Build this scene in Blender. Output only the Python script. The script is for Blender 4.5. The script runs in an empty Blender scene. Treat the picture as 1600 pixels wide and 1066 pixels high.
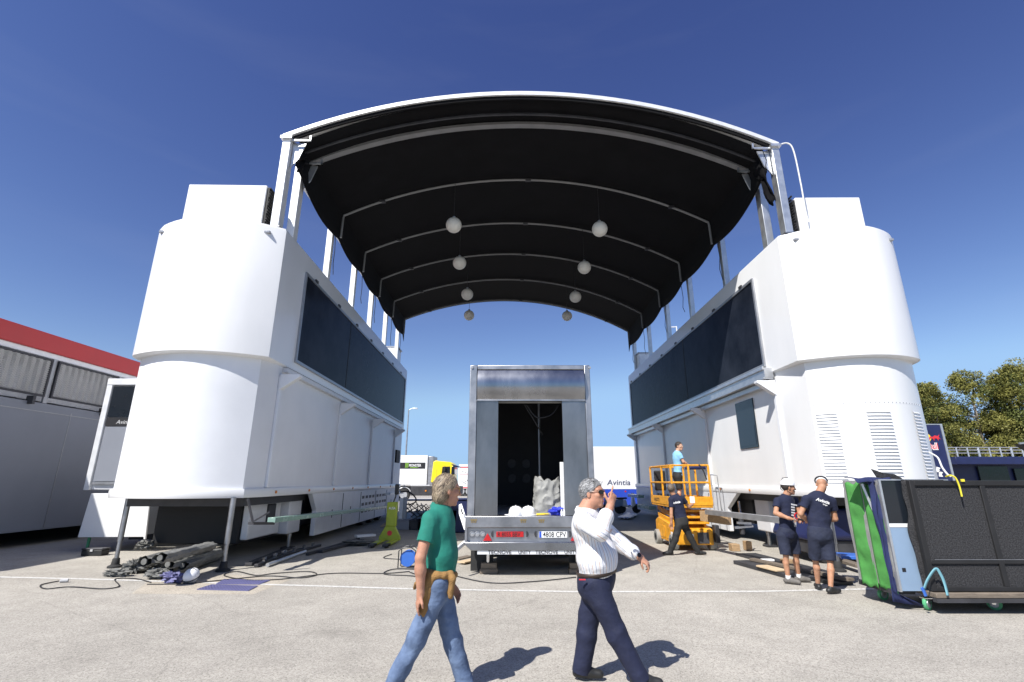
import bpy, bmesh, math, random
import numpy as np
from mathutils import Vector, Matrix, noise as mnoise
random.seed(7); RNG = np.random.RandomState(5)
C = bpy.context.scene.collection
V = Vector
# ------------------------------------------------------------------ camera maths (photo 1600x1066)
FPX, CAMH = 764.0, 1.7
PITCH = math.atan(218/764)
SP, CP = math.sin(PITCH), math.cos(PITCH)
def ray(u, v):
    a = (u-800)/FPX; b = (533-v)/FPX
    return a, CP-SP*b, SP+CP*b
def PY(u, v, Y):
    a, y, z = ray(u, v); t = Y/y; return V((a*t, Y, CAMH+z*t))
def PZ(u, v, Z=0.0):
    a, y, z = ray(u, v); t = (Z-CAMH)/z; return V((a*t, y*t, Z))
def PX(u, v, X):
    a, y, z = ray(u, v); t = X/a; return V((X, y*t, CAMH+z*t))
# ------------------------------------------------------------------ materials
MATS = {}
def mat(name, col, rough=0.5, metal=0.0, var=0.08, vs=3.0, bump=0.0, bs=40.0, spec=None, coat=0.0, col2=None, stretch=None, emit=None, ratten=0.12, detail=6):
    if name in MATS: return MATS[name]
    m = bpy.data.materials.new(name); m.use_nodes = True; nt = m.node_tree; N = nt.nodes; L = nt.links
    b = N['Principled BSDF']; b.inputs['Metallic'].default_value = metal
    if spec is not None: b.inputs['Specular IOR Level'].default_value = spec
    b.inputs['Coat Weight'].default_value = coat
    tc = N.new('ShaderNodeTexCoord'); mp = N.new('ShaderNodeMapping'); L.new(tc.outputs['Object'], mp.inputs[0])
    if stretch: mp.inputs['Scale'].default_value = stretch
    n = N.new('ShaderNodeTexNoise'); n.inputs['Scale'].default_value = vs; n.inputs['Detail'].default_value = detail
    n.inputs['Roughness'].default_value = 0.6
    L.new(mp.outputs[0], n.inputs['Vector'])
    cr = N.new('ShaderNodeValToRGB'); c = V(col)
    c2 = V(col2) if col2 else c
    cr.color_ramp.elements[0].position = 0.3; cr.color_ramp.elements[1].position = 0.7
    cr.color_ramp.elements[0].color = (*[max(0, x*(1-var)) for x in c], 1)
    cr.color_ramp.elements[1].color = (*[min(1, x*(1+var)) for x in c2], 1)
    L.new(n.outputs['Fac'], cr.inputs[0]); L.new(cr.outputs[0], b.inputs['Base Color'])
    mr = N.new('ShaderNodeMapRange'); mr.inputs['To Min'].default_value = max(0.02, rough-ratten); mr.inputs['To Max'].default_value = min(1, rough+ratten)
    L.new(n.outputs['Fac'], mr.inputs['Value']); L.new(mr.outputs[0], b.inputs['Roughness'])
    if bump > 0:
        n2 = N.new('ShaderNodeTexNoise'); n2.inputs['Scale'].default_value = bs; n2.inputs['Detail'].default_value = 4
        L.new(mp.outputs[0], n2.inputs['Vector'])
        bp = N.new('ShaderNodeBump'); bp.inputs['Strength'].default_value = bump; bp.inputs['Distance'].default_value = 0.02
        L.new(n2.outputs['Fac'], bp.inputs['Height']); L.new(bp.outputs[0], b.inputs['Normal'])
    MATS[name] = m; return m
mat('white_paint', (.76,.76,.755), .34, var=.03, vs=1.6, stretch=(1,1,.35), coat=.25, bump=.03, bs=1.6)
mat('white_panel', (.74,.75,.77), .4, var=.04, vs=1.2, bump=.02, bs=2)
mat('white_skirt', (.66,.67,.69), .45, var=.07, vs=2.5)
mat('screen_dark', (.012,.016,.026), .2, var=.35, vs=1.1, spec=.14, col2=(.020,.024,.034), detail=9)
mat('window_glass', (.012,.016,.022), .06, var=.1)
mat('aluminium', (.62,.63,.64), .42, metal=.85, var=.12, vs=5, bump=.03, bs=20)
mat('alu_white', (.74,.75,.76), .4, metal=.25, var=.08, vs=5)
mat('alu_dark', (.36,.37,.39), .45, metal=.7, var=.15, vs=6)
mat('steel', (.33,.34,.36), .27, metal=1, var=.22, vs=1.6, stretch=(1,1,.35), bump=.05, bs=1.8, ratten=.14)
mat('steel_dark_reflection', (.25,.25,.25), .33, metal=1, var=.3, vs=1.4, stretch=(1,1,.4), bump=.04, bs=1.8, ratten=.12)  # darker copy of the steel, the doors' dark reflection put into its base colour
mat('steel_rough', (.40,.40,.41), .42, metal=1, var=.2, vs=3, bump=.05, bs=30)
mat('chrome', (.75,.75,.76), .18, metal=1, var=.1)
mat('black_fabric', (.0055,.0055,.0065), .93, var=.35, vs=1.5, bump=.25, bs=5, spec=.15)
mat('rib_grey', (.22,.22,.22), .55, metal=.4, var=.12)
mat('black_plastic', (.02,.02,.02), .5, var=.2)
mat('black_rubber', (.025,.025,.025), .8, var=.3, bump=.1)
mat('dark_steel', (.05,.05,.055), .55, metal=.3, var=.3, bump=.05)
mat('wall_grey', (.22,.235,.27), .5, var=.06, vs=.8)
mat('red_band', (.50,.03,.03), .4, var=.05, vs=1)
mat('mesh_metal', (.50,.50,.50), .5, metal=.5, var=.1)
mat('white_cloth', (.75,.75,.74), .8, var=.06, vs=6, bump=.2, bs=4)
mat('globe', (.62,.60,.54), .5, var=.06, vs=5)
mat('yellow_paint', (.85,.66,.02), .35, var=.05, coat=.3)
mat('orange_paint', (.62,.275,.014), .45, var=.16, vs=9, col2=(.76,.35,.02), bump=.05)
mat('lime_paint', (.32,.39,.03), .45, var=.12, vs=8)
mat('blue_paint', (.02,.06,.42), .4, var=.06)
mat('navy', (.012,.018,.075), .45, var=.15)
mat('navy_fabric', (.014,.022,.085), .85, var=.2, vs=8, bump=.2, bs=12)
mat('lightblue_panel', (.22,.31,.43), .45, var=.05)
mat('green_felt', (.065,.26,.055), .9, var=.12, vs=9, bump=.25, bs=60)
mat('grey_edge', (.26,.26,.25), .65, var=.15, vs=10)
mat('carpet', (.028,.028,.031), .97, var=.55, vs=55, bump=.9, bs=140, spec=.2, col2=(.052,.052,.055), detail=9)
mat('dark_frame', (.012,.012,.013), .7, var=.3)
mat('wood', (.36,.24,.13), .7, var=.25, vs=6, stretch=(1,6,6), bump=.1)
mat('old_wood', (.16,.13,.10), .8, var=.3, vs=6, stretch=(1,6,6), bump=.1)
mat('canvas_grey', (.16,.16,.15), .85, var=.3, vs=7, bump=.4, bs=14)
mat('plastic_grey', (.27,.27,.255), .6, var=.1, vs=5, bump=.3, bs=9)
mat('white_plastic', (.82,.82,.82), .35, var=.03)
mat('red_plastic', (.48,.015,.018), .35, var=.1)
mat('amber', (.65,.22,.02), .3, var=.1)
mat('lens_grey', (.35,.36,.38), .2, var=.1, metal=.3)
mat('sign_white', (.85,.85,.83), .4, var=.02)
mat('ink_black', (.015,.015,.018), .5, var=.05)
mat('ink_navy', (.02,.03,.10), .5, var=.05)
mat('ink_white', (.8,.8,.8), .6, var=.03)
mat('ink_grey', (.45,.45,.45), .6, var=.03)
mat('ink_green', (.25,.50,.05), .5, var=.05)
mat('ink_red', (.60,.03,.04), .5, var=.05)
mat('ink_yellow', (.85,.60,.03), .5, var=.05)
mat('eu_blue', (.02,.08,.5), .4, var=.05)
mat('green_glass', (.24,.36,.31), .25, var=.1, vs=3)
mat('strap_blue', (.16,.36,.42), .7, var=.1)
mat('strap_yellow', (.72,.62,.04), .7, var=.1)
mat('green_wheel', (.08,.35,.16), .55, var=.15)
mat('blue_mat', (.13,.13,.27), .6, var=.1)
mat('cable', (.02,.02,.022), .6, var=.1)
mat('rope', (.7,.7,.68), .8, var=.3, vs=60)
mat('bag_plastic', (.7,.73,.78), .3, var=.1, bump=.5, bs=9)
mat('bright_blue', (.03,.05,.50), .75, var=.25, vs=20, bump=.4, bs=20)
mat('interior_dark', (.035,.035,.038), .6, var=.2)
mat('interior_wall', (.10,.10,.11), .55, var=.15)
mat('cardboard', (.55,.42,.27), .8, var=.1)
mat('blue_reel', (.04,.14,.50), .4, var=.1)
mat('bark', (.32,.28,.23), .9, var=.25, vs=4, bump=.3)
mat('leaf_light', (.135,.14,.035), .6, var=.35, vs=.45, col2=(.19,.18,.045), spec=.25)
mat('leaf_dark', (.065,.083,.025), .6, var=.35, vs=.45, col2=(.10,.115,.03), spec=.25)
mat('strand_light', (.44,.35,.24), .5, var=.2, vs=20); mat('strand_dark', (.16,.12,.085), .5, var=.3, vs=20)
mat('strand_silver', (.42,.42,.42), .5, var=.2, vs=20); mat('strand_grey', (.12,.12,.12), .5, var=.3, vs=20)
def skin(name, col):
    m = mat(name, col, .58, var=.16, vs=16, bump=.06, bs=110, spec=.35)
    b = m.node_tree.nodes['Principled BSDF']; b.inputs['Subsurface Weight'].default_value = .12; b.inputs['Subsurface Radius'].default_value = (.01,.004,.002)
    return m
skin('skin_ruddy', (.46,.235,.155)); skin('skin_tan', (.44,.23,.14)); skin('skin_light', (.52,.30,.20))
mat('lips', (.36,.13,.10), .5, var=.1)
mat('hair_grey', (.15,.10,.065), .55, var=.4, vs=30, stretch=(4,4,1.2), bump=.8, bs=90, col2=(.38,.33,.27))
mat('hair_silver', (.12,.12,.12), .55, var=.4, vs=45, stretch=(3,3,1.5), bump=.8, bs=110, col2=(.34,.34,.33))
mat('hair_dark', (.03,.022,.018), .6, var=.4, vs=40, bump=.5, bs=80)
mat('hair_brown', (.14,.11,.085), .65, var=.4, vs=40, bump=.5, bs=80)
mat('polo_green', (.010,.17,.125), .85, var=.10, vs=12, bump=.7, bs=8)
mat('denim', (.065,.105,.20), .85, var=.25, vs=5, bump=.9, bs=11, col2=(.135,.19,.30), )
mat('sweater', (.27,.15,.05), .9, var=.15, vs=12, bump=.4, bs=90)
mat('trouser_navy', (.010,.014,.042), .8, var=.15, vs=10, bump=.8, bs=9)
mat('tee_navy', (.010,.014,.040), .88, var=.15, vs=10, bump=.8, bs=12)
mat('shorts_navy', (.016,.021,.045), .85, var=.15, vs=12, bump=.8, bs=14)
mat('trouser_black', (.016,.016,.016), .8, var=.2, vs=10)
mat('tee_blue', (.24,.50,.75), .85, var=.06, vs=10)
mat('shoe_black', (.018,.018,.018), .5, var=.2)
mat('shoe_grey', (.13,.12,.11), .75, var=.3, vs=20)
mat('sock_white', (.75,.75,.75), .9, var=.05)
mat('belt', (.04,.025,.018), .5, var=.2)
mat('lens_black', (.01,.01,.012), .06, var=.05)
mat('tortoise', (.16,.05,.015), .25, var=.6, vs=60)
mat('gold', (.6,.42,.15), .3, metal=1, var=.1)
# striped shirt: fine vertical stripes
def stripes():
    m = mat('striped_shirt', (.76,.76,.77), .85, var=.03, vs=8, bump=.8, bs=9)
    nt = m.node_tree; N = nt.nodes; L = nt.links; b = N['Principled BSDF']
    at = N.new('ShaderNodeAttribute'); at.attribute_name = 'stripe'
    def band(freq, ph, thr, col):
        ma = N.new('ShaderNodeMath'); ma.operation = 'MULTIPLY_ADD'; L.new(at.outputs['Fac'], ma.inputs[0]); ma.inputs[1].default_value = freq; ma.inputs[2].default_value = ph
        fr = N.new('ShaderNodeMath'); fr.operation = 'FRACT'; L.new(ma.outputs[0], fr.inputs[0])
        lt = N.new('ShaderNodeMath'); lt.operation = 'LESS_THAN'; L.new(fr.outputs[0], lt.inputs[0]); lt.inputs[1].default_value = thr
        return lt.outputs[0], col
    src = b.inputs['Base Color'].links[0].from_socket
    for o, col in (band(21, 0, .11, (.36,.39,.47,1)), band(21, .5, .09, (.60,.43,.34,1)), band(21, .27, .05, (.55,.56,.60,1))):
        mx = N.new('ShaderNodeMix'); mx.data_type = 'RGBA'; L.new(o, mx.inputs[0]); L.new(src, mx.inputs[6]); mx.inputs[7].default_value = col; src = mx.outputs[2]
    L.new(src, b.inputs['Base Color'])
stripes()
MATS['screen_dark'].node_tree.nodes['Principled BSDF'].inputs['IOR'].default_value = 1.16
# ------------------------------------------------------------------ mesh builder
ROOTS = {}
def thing(name, label, cat, loc, group=None, kind=None):
    o = bpy.data.objects.new(name, None); C.objects.link(o); o.location = V(loc); o.empty_display_size = .2
    o['label'] = label; o['category'] = cat
    if group: o['group'] = group
    if kind: o['kind'] = kind
    return o
def origin_of(p):
    o = V((0,0,0))
    while p is not None:
        o += V(p.location); p = p.parent
    return o
def tag(o, label=None, cat=None, group=None, kind=None):
    if label: o['label'] = label
    if cat: o['category'] = cat
    if group: o['group'] = group
    if kind: o['kind'] = kind
    return o
class MB:
    def __init__(s): s.v = []; s.f = []; s.m = []; s.g = []
    def add(s, vs, fs, mi=0):
        s.g.append((len(s.v), len(s.f))); b = len(s.v); s.v += [V(p) for p in vs]; s.f += [[i+b for i in f] for f in fs]; s.m += [mi]*len(fs); return s
    def box(s, a, b, mi=0, M=None):
        x0,y0,z0 = a; x1,y1,z1 = b
        vs = [V((x,y,z)) for z in (z0,z1) for y in (y0,y1) for x in (x0,x1)]
        if M: vs = [M @ p if isinstance(M, Matrix) else M(*p) for p in vs]
        return s.add(vs, [(0,2,3,1),(4,5,7,6),(0,1,5,4),(2,6,7,3),(0,4,6,2),(1,3,7,5)], mi)
    def beam(s, p, q, w, h, mi=0, up=(0,0,1)):
        p = V(p); q = V(q); d = (q-p).normalized(); u = V(up)
        if abs(d.dot(u)) > .98: u = V((0,1,0))
        sd = d.cross(u).normalized(); u = sd.cross(d).normalized()
        vs = [e + sd*a*w/2 + u*c*h/2 for e in (p,q) for a,c in ((-1,-1),(1,-1),(1,1),(-1,1))]
        return s.add(vs, [(0,3,2,1),(4,5,6,7),(0,1,5,4),(1,2,6,5),(2,3,7,6),(3,0,4,7)], mi)
    def tube(s, path, r, n=8, mi=0, caps=True):
        path = [V(p) for p in path]; rs = r if isinstance(r, (list,tuple)) else [r]*len(path)
        t0 = (path[1]-path[0]).normalized(); u = V((0,0,1)) if abs(t0.z) < .9 else V((1,0,0)); rings = []
        for i, p in enumerate(path):
            t = (path[min(i+1,len(path)-1)]-path[max(i-1,0)]).normalized()
            sd = t.cross(u).normalized(); u = sd.cross(t).normalized()
            rings.append([p + (sd*math.cos(2*math.pi*k/n)+u*math.sin(2*math.pi*k/n))*rs[i] for k in range(n)])
        vs = [p for r_ in rings for p in r_]; fs = []
        for i in range(len(path)-1):
            for k in range(n): fs.append((i*n+k, i*n+(k+1)%n, (i+1)*n+(k+1)%n, (i+1)*n+k))
        if caps: fs += [tuple(range(n))[::-1], tuple((len(path)-1)*n+k for k in range(n))]
        return s.add(vs, fs, mi)
    def cyl(s, p, q, r, r2=None, n=16, mi=0): return s.tube([p, q], [r, r if r2 is None else r2], n, mi)
    def prism(s, poly, vec, mi=0):
        n = len(poly); poly = [V(p) for p in poly]; vec = V(vec)
        return s.add(poly + [p+vec for p in poly], [tuple(range(n))[::-1], tuple(range(n,2*n))] + [(i,(i+1)%n,(i+1)%n+n,i+n) for i in range(n)], mi)
    def lathe(s, c, prof, n=20, mi=0, axis=(0,0,1)):
        ax = V(axis).normalized(); a = ax.orthogonal().normalized(); b = ax.cross(a); c = V(c)
        vs = [c + ax*z + (a*math.cos(2*math.pi*k/n)+b*math.sin(2*math.pi*k/n))*r for r, z in prof for k in range(n)]
        fs = [(i*n+k, i*n+(k+1)%n, (i+1)*n+(k+1)%n, (i+1)*n+k) for i in range(len(prof)-1) for k in range(n)]
        fs += [tuple(range(n))[::-1], tuple((len(prof)-1)*n+k for k in range(n))]
        return s.add(vs, fs, mi)
    def ball(s, c, r, nu=20, nv=12, mi=0, M=None):
        c = V(c); r = V(r) if not isinstance(r, (int,float)) else V((r,r,r)); vs = []; fs = []
        for j in range(nv+1):
            ph = math.pi*j/nv
            for i in range(nu):
                th = 2*math.pi*i/nu; p = V((r.x*math.sin(ph)*math.cos(th), r.y*math.sin(ph)*math.sin(th), r.z*math.cos(ph)))
                if M: p = M @ p
                vs.append(c+p)
        for j in range(nv):
            for i in range(nu): fs.append((j*nu+i, (j+1)*nu+i, (j+1)*nu+(i+1)%nu, j*nu+(i+1)%nu))
        return s.add(vs, fs, mi)
    def grid(s, rows, mi=0, thick=None):
        n = len(rows[0]); vs = [p for r in rows for p in r]
        fs = [(i*n+k, i*n+k+1, (i+1)*n+k+1, (i+1)*n+k) for i in range(len(rows)-1) for k in range(n-1)]
        return s.add(vs, fs, mi)
    def each(s, name, mats, parent=None, groupby=1, **kw):
        out = []; G = s.g + [(len(s.v), len(s.f))]
        for i in range(0, len(s.g), groupby):
            j = min(i+groupby, len(s.g)); v0, f0 = G[i]; v1, f1 = G[j]
            q = MB(); q.v = s.v[v0:v1]; q.f = [[k-v0 for k in f] for f in s.f[f0:f1]]; q.m = s.m[f0:f1]; out.append(q.build(name, mats, parent, **kw))
        return out
    def build(s, name, mats, parent=None, bevel=0, smooth=35, recalc=True, solid=0, seg=2, wn=False):
        o0 = origin_of(parent) if parent else V((0,0,0))
        me = bpy.data.meshes.new(name)
        if not parent:
            bx = [sum(p[i] for p in s.v)/len(s.v) for i in range(3)]; o0 = V((bx[0], bx[1], min(p.z for p in s.v)))
        me.from_pydata([tuple(p-o0) for p in s.v], [], s.f)
        if isinstance(mats, str): mats = [mats]
        for m in mats: me.materials.append(MATS[m])
        me.polygons.foreach_set('material_index', s.m)
        if recalc:
            bm = bmesh.new(); bm.from_mesh(me); bmesh.ops.remove_doubles(bm, verts=bm.verts, dist=1e-5) if recalc == 2 else None
            bmesh.ops.recalc_face_normals(bm, faces=bm.faces); bm.to_mesh(me); bm.free()
        if smooth:
            me.polygons.foreach_set('use_smooth', [True]*len(me.polygons)); me.set_sharp_from_angle(angle=math.radians(smooth))
        me.update()
        o = bpy.data.objects.new(name, me); C.objects.link(o)
        if parent: o.parent = parent
        else: o.location = o0
        if solid:
            md = o.modifiers.new('solid', 'SOLIDIFY'); md.thickness = solid; md.offset = 0
        if bevel:
            md = o.modifiers.new('bevel', 'BEVEL'); md.width = bevel; md.segments = seg; md.limit_method = 'ANGLE'; md.angle_limit = math.radians(40); md.harden_normals = False
        return o
def text(s, name, parent, m, org, xdir, up, height, width=None, extrude=.002, bold=0.0, shear=0.0, align='LEFT', label=None, body_only=False):
    cu = bpy.data.curves.new(name, 'FONT'); cu.body = s; cu.size = 1; cu.extrude = 0; cu.offset = bold; cu.shear = shear; cu.align_x = align; cu.resolution_u = 3
    t = bpy.data.objects.new(name, cu); C.objects.link(t)
    dg = bpy.context.evaluated_depsgraph_get(); me = bpy.data.meshes.new_from_object(t.evaluated_get(dg))
    bpy.data.objects.remove(t); bpy.data.curves.remove(cu)
    vs = [v.co.copy() for v in me.vertices]; x0 = min(v.x for v in vs); x1 = max(v.x for v in vs); fs = [tuple(p.vertices) for p in me.polygons]
    bpy.data.meshes.remove(me)
    sy = height/.72; sx = (width/(x1-x0)) if width else sy
    xd = V(xdir).normalized(); u = V(up).normalized(); n = xd.cross(u)
    org = V(org); ox = 0 if align == 'CENTER' else x0
    b = MB(); b.add([org + xd*(v.x-ox)*sx + u*v.y*sy + n*extrude for v in vs], fs)
    if body_only: return b
    o = b.build(name, m, parent, recalc=False, smooth=0)
    if label: o['label'] = label
    return o
def bez(p0, p1, p2, p3, n=12):
    out = []
    for i in range(n+1):
        t = i/n; out.append(V(p0)*(1-t)**3 + V(p1)*3*t*(1-t)**2 + V(p2)*3*t*t*(1-t) + V(p3)*t**3)
    return out
def smoothpath(pts, n=6):
    pts = [V(p) for p in pts]; P = [pts[0]]+pts+[pts[-1]]; out = []
    for i in range(1, len(P)-2):
        for k in range(n):
            t = k/n; a,b,c,d = P[i-1],P[i],P[i+1],P[i+2]
            out.append(.5*((2*b)+(c-a)*t+(2*a-5*b+4*c-d)*t*t+(3*b-a-3*c+d)*t**3))
    out.append(pts[-1]); return out
# ------------------------------------------------------------------ world, sun, camera
sc = bpy.context.scene
SX, SY_ = .54, .70
sd = V((SX, SY_, -1)).normalized()
elev = math.asin(-sd.z)
w = bpy.data.worlds.new('World'); sc.world = w; w.use_nodes = True
nt = w.node_tree; bg = nt.nodes['Background']; sky = nt.nodes.new('ShaderNodeTexSky'); sky.sky_type = 'NISHITA'; sky.sun_disc = False
sky.sun_elevation = elev; sky.sun_rotation = math.atan2(-SX, -SY_)
sky.air_density = 1.0; sky.dust_density = .2; sky.ozone_density = 3.0; sky.altitude = 0
# thin streaks of high cloud, part of the sky itself
tc = nt.nodes.new('ShaderNodeTexCoord'); mp = nt.nodes.new('ShaderNodeMapping'); mp.inputs['Scale'].default_value = (1.2, 1.2, 5.5); mp.inputs['Rotation'].default_value = (.12,.2,.4)
nz = nt.nodes.new('ShaderNodeTexNoise'); nz.inputs['Scale'].default_value = 1.5; nz.inputs['Detail'].default_value = 7; nz.inputs['Distortion'].default_value = .6
cr = nt.nodes.new('ShaderNodeValToRGB'); cr.color_ramp.elements[0].position = .5; cr.color_ramp.elements[1].position = .85
cr.color_ramp.elements[1].color = (.035,.035,.035,1)
mx = nt.nodes.new('ShaderNodeMix'); mx.data_type = 'RGBA'; mx.inputs[7].default_value = (7.5,7.8,8.2,1)
L = nt.links
L.new(tc.outputs['Generated'], mp.inputs[0]); L.new(mp.outputs[0], nz.inputs['Vector']); L.new(nz.outputs['Fac'], cr.inputs[0]); L.new(cr.outputs[0], mx.inputs[0])
hs = nt.nodes.new('ShaderNodeHueSaturation'); hs.inputs['Saturation'].default_value = 1.08; hs.inputs['Value'].default_value = 1.0
tn = nt.nodes.new('ShaderNodeMix'); tn.data_type = 'RGBA'; tn.blend_type = 'MULTIPLY'; tn.inputs[0].default_value = 1; tn.inputs[7].default_value = (.92,.90,1.06,1)
# steeper falloff from zenith to horizon, as through a polarising filter
se = nt.nodes.new('ShaderNodeSeparateColor'); cb = nt.nodes.new('ShaderNodeCombineColor'); L.new(sky.outputs[0], tn.inputs[6]); L.new(tn.outputs[2], se.inputs[0])
for i_, (h_, g_, m_) in enumerate(((1.67,1.26,1.16),(2.9,1.34,1.13),(5.4,1.12,1.06))):
    a_ = nt.nodes.new('ShaderNodeMath'); a_.operation = 'DIVIDE'; a_.inputs[1].default_value = h_; L.new(se.outputs[i_], a_.inputs[0])
    p_ = nt.nodes.new('ShaderNodeMath'); p_.operation = 'POWER'; p_.inputs[1].default_value = g_; L.new(a_.outputs[0], p_.inputs[0])
    c_ = nt.nodes.new('ShaderNodeMath'); c_.operation = 'MULTIPLY'; c_.inputs[1].default_value = h_*m_; L.new(p_.outputs[0], c_.inputs[0])
    k_ = nt.nodes.new('ShaderNodeMath'); k_.operation = 'SMOOTH_MIN'; k_.inputs[1].default_value = (3.5,5.3,7.9)[i_]; k_.inputs[2].default_value = (.8,1.0,1.0)[i_]; L.new(c_.outputs[0], k_.inputs[0]); L.new(k_.outputs[0], cb.inputs[i_])
L.new(cb.outputs[0], mx.inputs[6]); L.new(mx.outputs[2], hs.inputs['Color']); L.new(hs.outputs[0], bg.inputs[0]); bg.inputs[1].default_value = .078
sun = bpy.data.lights.new('sun', 'SUN'); sun.energy = 4.6; sun.angle = math.radians(.5); sun.color = (1,.965,.91)
so = bpy.data.objects.new('sun', sun); C.objects.link(so); so.rotation_euler = sd.to_track_quat('-Z', 'Y').to_euler()
cam = bpy.data.cameras.new('camera'); co = bpy.data.objects.new('camera', cam); C.objects.link(co); sc.camera = co
cam.sensor_width = 36; cam.lens = 764/1600*36; cam.clip_end = 3000; cam.clip_start = .05
co.location = (0,0,CAMH); co.rotation_euler = (math.pi/2+PITCH, 0, 0)
sc.view_settings.view_transform = 'Standard'; sc.view_settings.look = 'None'; sc.view_settings.gamma = 1; sc.view_settings.exposure = .62
sc.cycles.max_bounces = 8
# ------------------------------------------------------------------ ground
def ground_mat(name, base, seedoff=0, amt=1.0):
    m = bpy.data.materials.new(name); m.use_nodes = True; nt = m.node_tree; N = nt.nodes; L = nt.links; b = N['Principled BSDF']
    tc = N.new('ShaderNodeTexCoord'); mp = N.new('ShaderNodeMapping'); mp.inputs['Location'].default_value = (seedoff,0,0); L.new(tc.outputs['Object'], mp.inputs[0])
    def nz(scale, det=5, rough=.6):
        n = N.new('ShaderNodeTexNoise'); n.inputs['Scale'].default_value = scale; n.inputs['Detail'].default_value = det; n.inputs['Roughness'].default_value = rough; L.new(mp.outputs[0], n.inputs['Vector']); return n
    def ramp(src, p0, p1, c0, c1):
        r = N.new('ShaderNodeValToRGB'); r.color_ramp.elements[0].position = p0; r.color_ramp.elements[1].position = p1
        r.color_ramp.elements[0].color = (*c0,1); r.color_ramp.elements[1].color = (*c1,1); L.new(src, r.inputs[0]); return r.outputs[0]
    def mul(a, c):
        x = N.new('ShaderNodeMix'); x.data_type = 'RGBA'; x.blend_type = 'MULTIPLY'; x.inputs[0].default_value = 1; L.new(a, x.inputs[6]); L.new(c, x.inputs[7]); return x.outputs[2]
    g = lambda x: (x,x,x)
    c = ramp(nz(.22,6).outputs['Fac'], .3,.72, [x*.84 for x in base], [x*1.08 for x in base])
    c = mul(c, ramp(nz(1.7,6,.7).outputs['Fac'], .28,.62, g(.84), g(1.04)))
    vo = N.new('ShaderNodeTexVoronoi'); vo.inputs['Scale'].default_value = 75; L.new(mp.outputs[0], vo.inputs['Vector'])
    c = mul(c, ramp(vo.outputs['Color'], .05,.95, g(.72), g(1.18)))
    c = mul(c, ramp(nz(260,2).outputs['Fac'], .36,.6, g(.70), g(1.10)))
    c = mul(c, ramp(nz(34,3,.5).outputs['Fac'], .30,.40, g(.66), g(1.0)))
    c = mul(c, ramp(nz(58,1,.5).outputs['Fac'], .30,.36, g(.42), g(1.0)))
    c = mul(c, ramp(nz(64,1,.5).outputs['Color'], .66,.72, g(1.0), g(1.14)))
    # tyre / oil smudges and a few hairline cracks
    c = mul(c, ramp(nz(.75,8,.75).outputs['Fac'], .58,.72, g(1.0), g(.80)))
    v2 = N.new('ShaderNodeTexVoronoi'); v2.feature = 'DISTANCE_TO_EDGE'; v2.inputs['Scale'].default_value = .33; 
    wn = nz(2.5,4); ad = N.new('ShaderNodeMix'); ad.data_type = 'VECTOR'; ad.inputs[0].default_value = .12; L.new(mp.outputs[0], ad.inputs[4]); L.new(wn.outputs['Color'], ad.inputs[5]); L.new(ad.outputs[1], v2.inputs['Vector'])
    c = mul(c, ramp(v2.outputs['Distance'], .0,.002, g(.84), g(1.0)))
    L.new(c, b.inputs['Base Color']); b.inputs['Roughness'].default_value = .92; b.inputs['Specular IOR Level'].default_value = .25
    bp = N.new('ShaderNodeBump'); bp.inputs['Strength'].default_value = .55; bp.inputs['Distance'].default_value = .006; n3 = nz(150,3); L.new(n3.outputs['Fac'], bp.inputs['Height'])
    L.new(bp.outputs[0], b.inputs['Normal']); MATS[name] = m
ground_mat('asphalt', (.462,.432,.380)); ground_mat('concrete', (.48,.43,.355), 7); 
def paint_mat():
    m = mat('line_paint', (.60,.59,.56), .8, var=.1, vs=14)
    nt = m.node_tree; N = nt.nodes; L = nt.links; b = N['Principled BSDF']; out = N['Material Output']
    tc = N.new('ShaderNodeTexCoord'); n = N.new('ShaderNodeTexNoise'); n.inputs['Scale'].default_value = 22; n.inputs['Detail'].default_value = 8; n.inputs['Roughness'].default_value = .75
    L.new(tc.outputs['Object'], n.inputs['Vector']); r = N.new('ShaderNodeValToRGB'); r.color_ramp.elements[0].position = .38; r.color_ramp.elements[1].position = .46
    L.new(n.outputs['Fac'], r.inputs[0]); L.new(r.outputs[0], b.inputs['Alpha'])
paint_mat()
b = MB(); b.add([(-600,-200,0),(600,-200,0),(600,900,0),(-600,900,0)], [(0,1,2,3)]); tag(b.build('ground', 'asphalt', recalc=False, smooth=0), kind='structure')
b = MB()
pl = [PZ(u,v) for u,v in [(-120,899),(0,902),(130,905),(530,917),(640,920.5),(900,925),(1180,924.6),(1300,922),(1480,918)]]
wd = .095
for a, c in zip(pl[:-1], pl[1:]):
    b.add([(a.x,a.y-wd/2,.004),(c.x,c.y-wd/2,.004),(c.x,c.y+wd/2,.004),(a.x,a.y+wd/2,.004)], [(0,1,2,3)])
for (u0,v0),(u1,v1),wd in [((-60,1064),(180,1082),.05), ((1150,868),(1400,862),.08), ((1125,1052),(1140,1062),.04)][:1]:
    a, c = PZ(u0,v0), PZ(u1,v1); b.add([(a.x,a.y-wd/2,.004),(c.x,c.y-wd/2,.004),(c.x,c.y+wd/2,.004),(a.x,a.y+wd/2,.004)], [(0,1,2,3)])
for (u0,v0),(u1,v1),wd in [((590,800),(740,802),.35), ((560,779),(760,779),1.4)]:
    a, c = PZ(u0,v0), PZ(u1,v1); b.add([(a.x,a.y-wd/2,.004),(c.x,c.y-wd/2,.004),(c.x,c.y+wd/2,.004),(a.x,a.y+wd/2,.004)], [(0,1,2,3)])
tag(b.build('road_marking', 'line_paint', recalc=False, smooth=0), kind='structure')
b = MB(); q = [PZ(205,928),PZ(395,929),PZ(455,906),PZ(330,895),PZ(240,903)]
b.add([(p.x,p.y,.002) for p in q], [(0,1,2,3,4)]); tag(b.build('concrete_patch', 'concrete', recalc=False, smooth=0), kind='structure')
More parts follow.
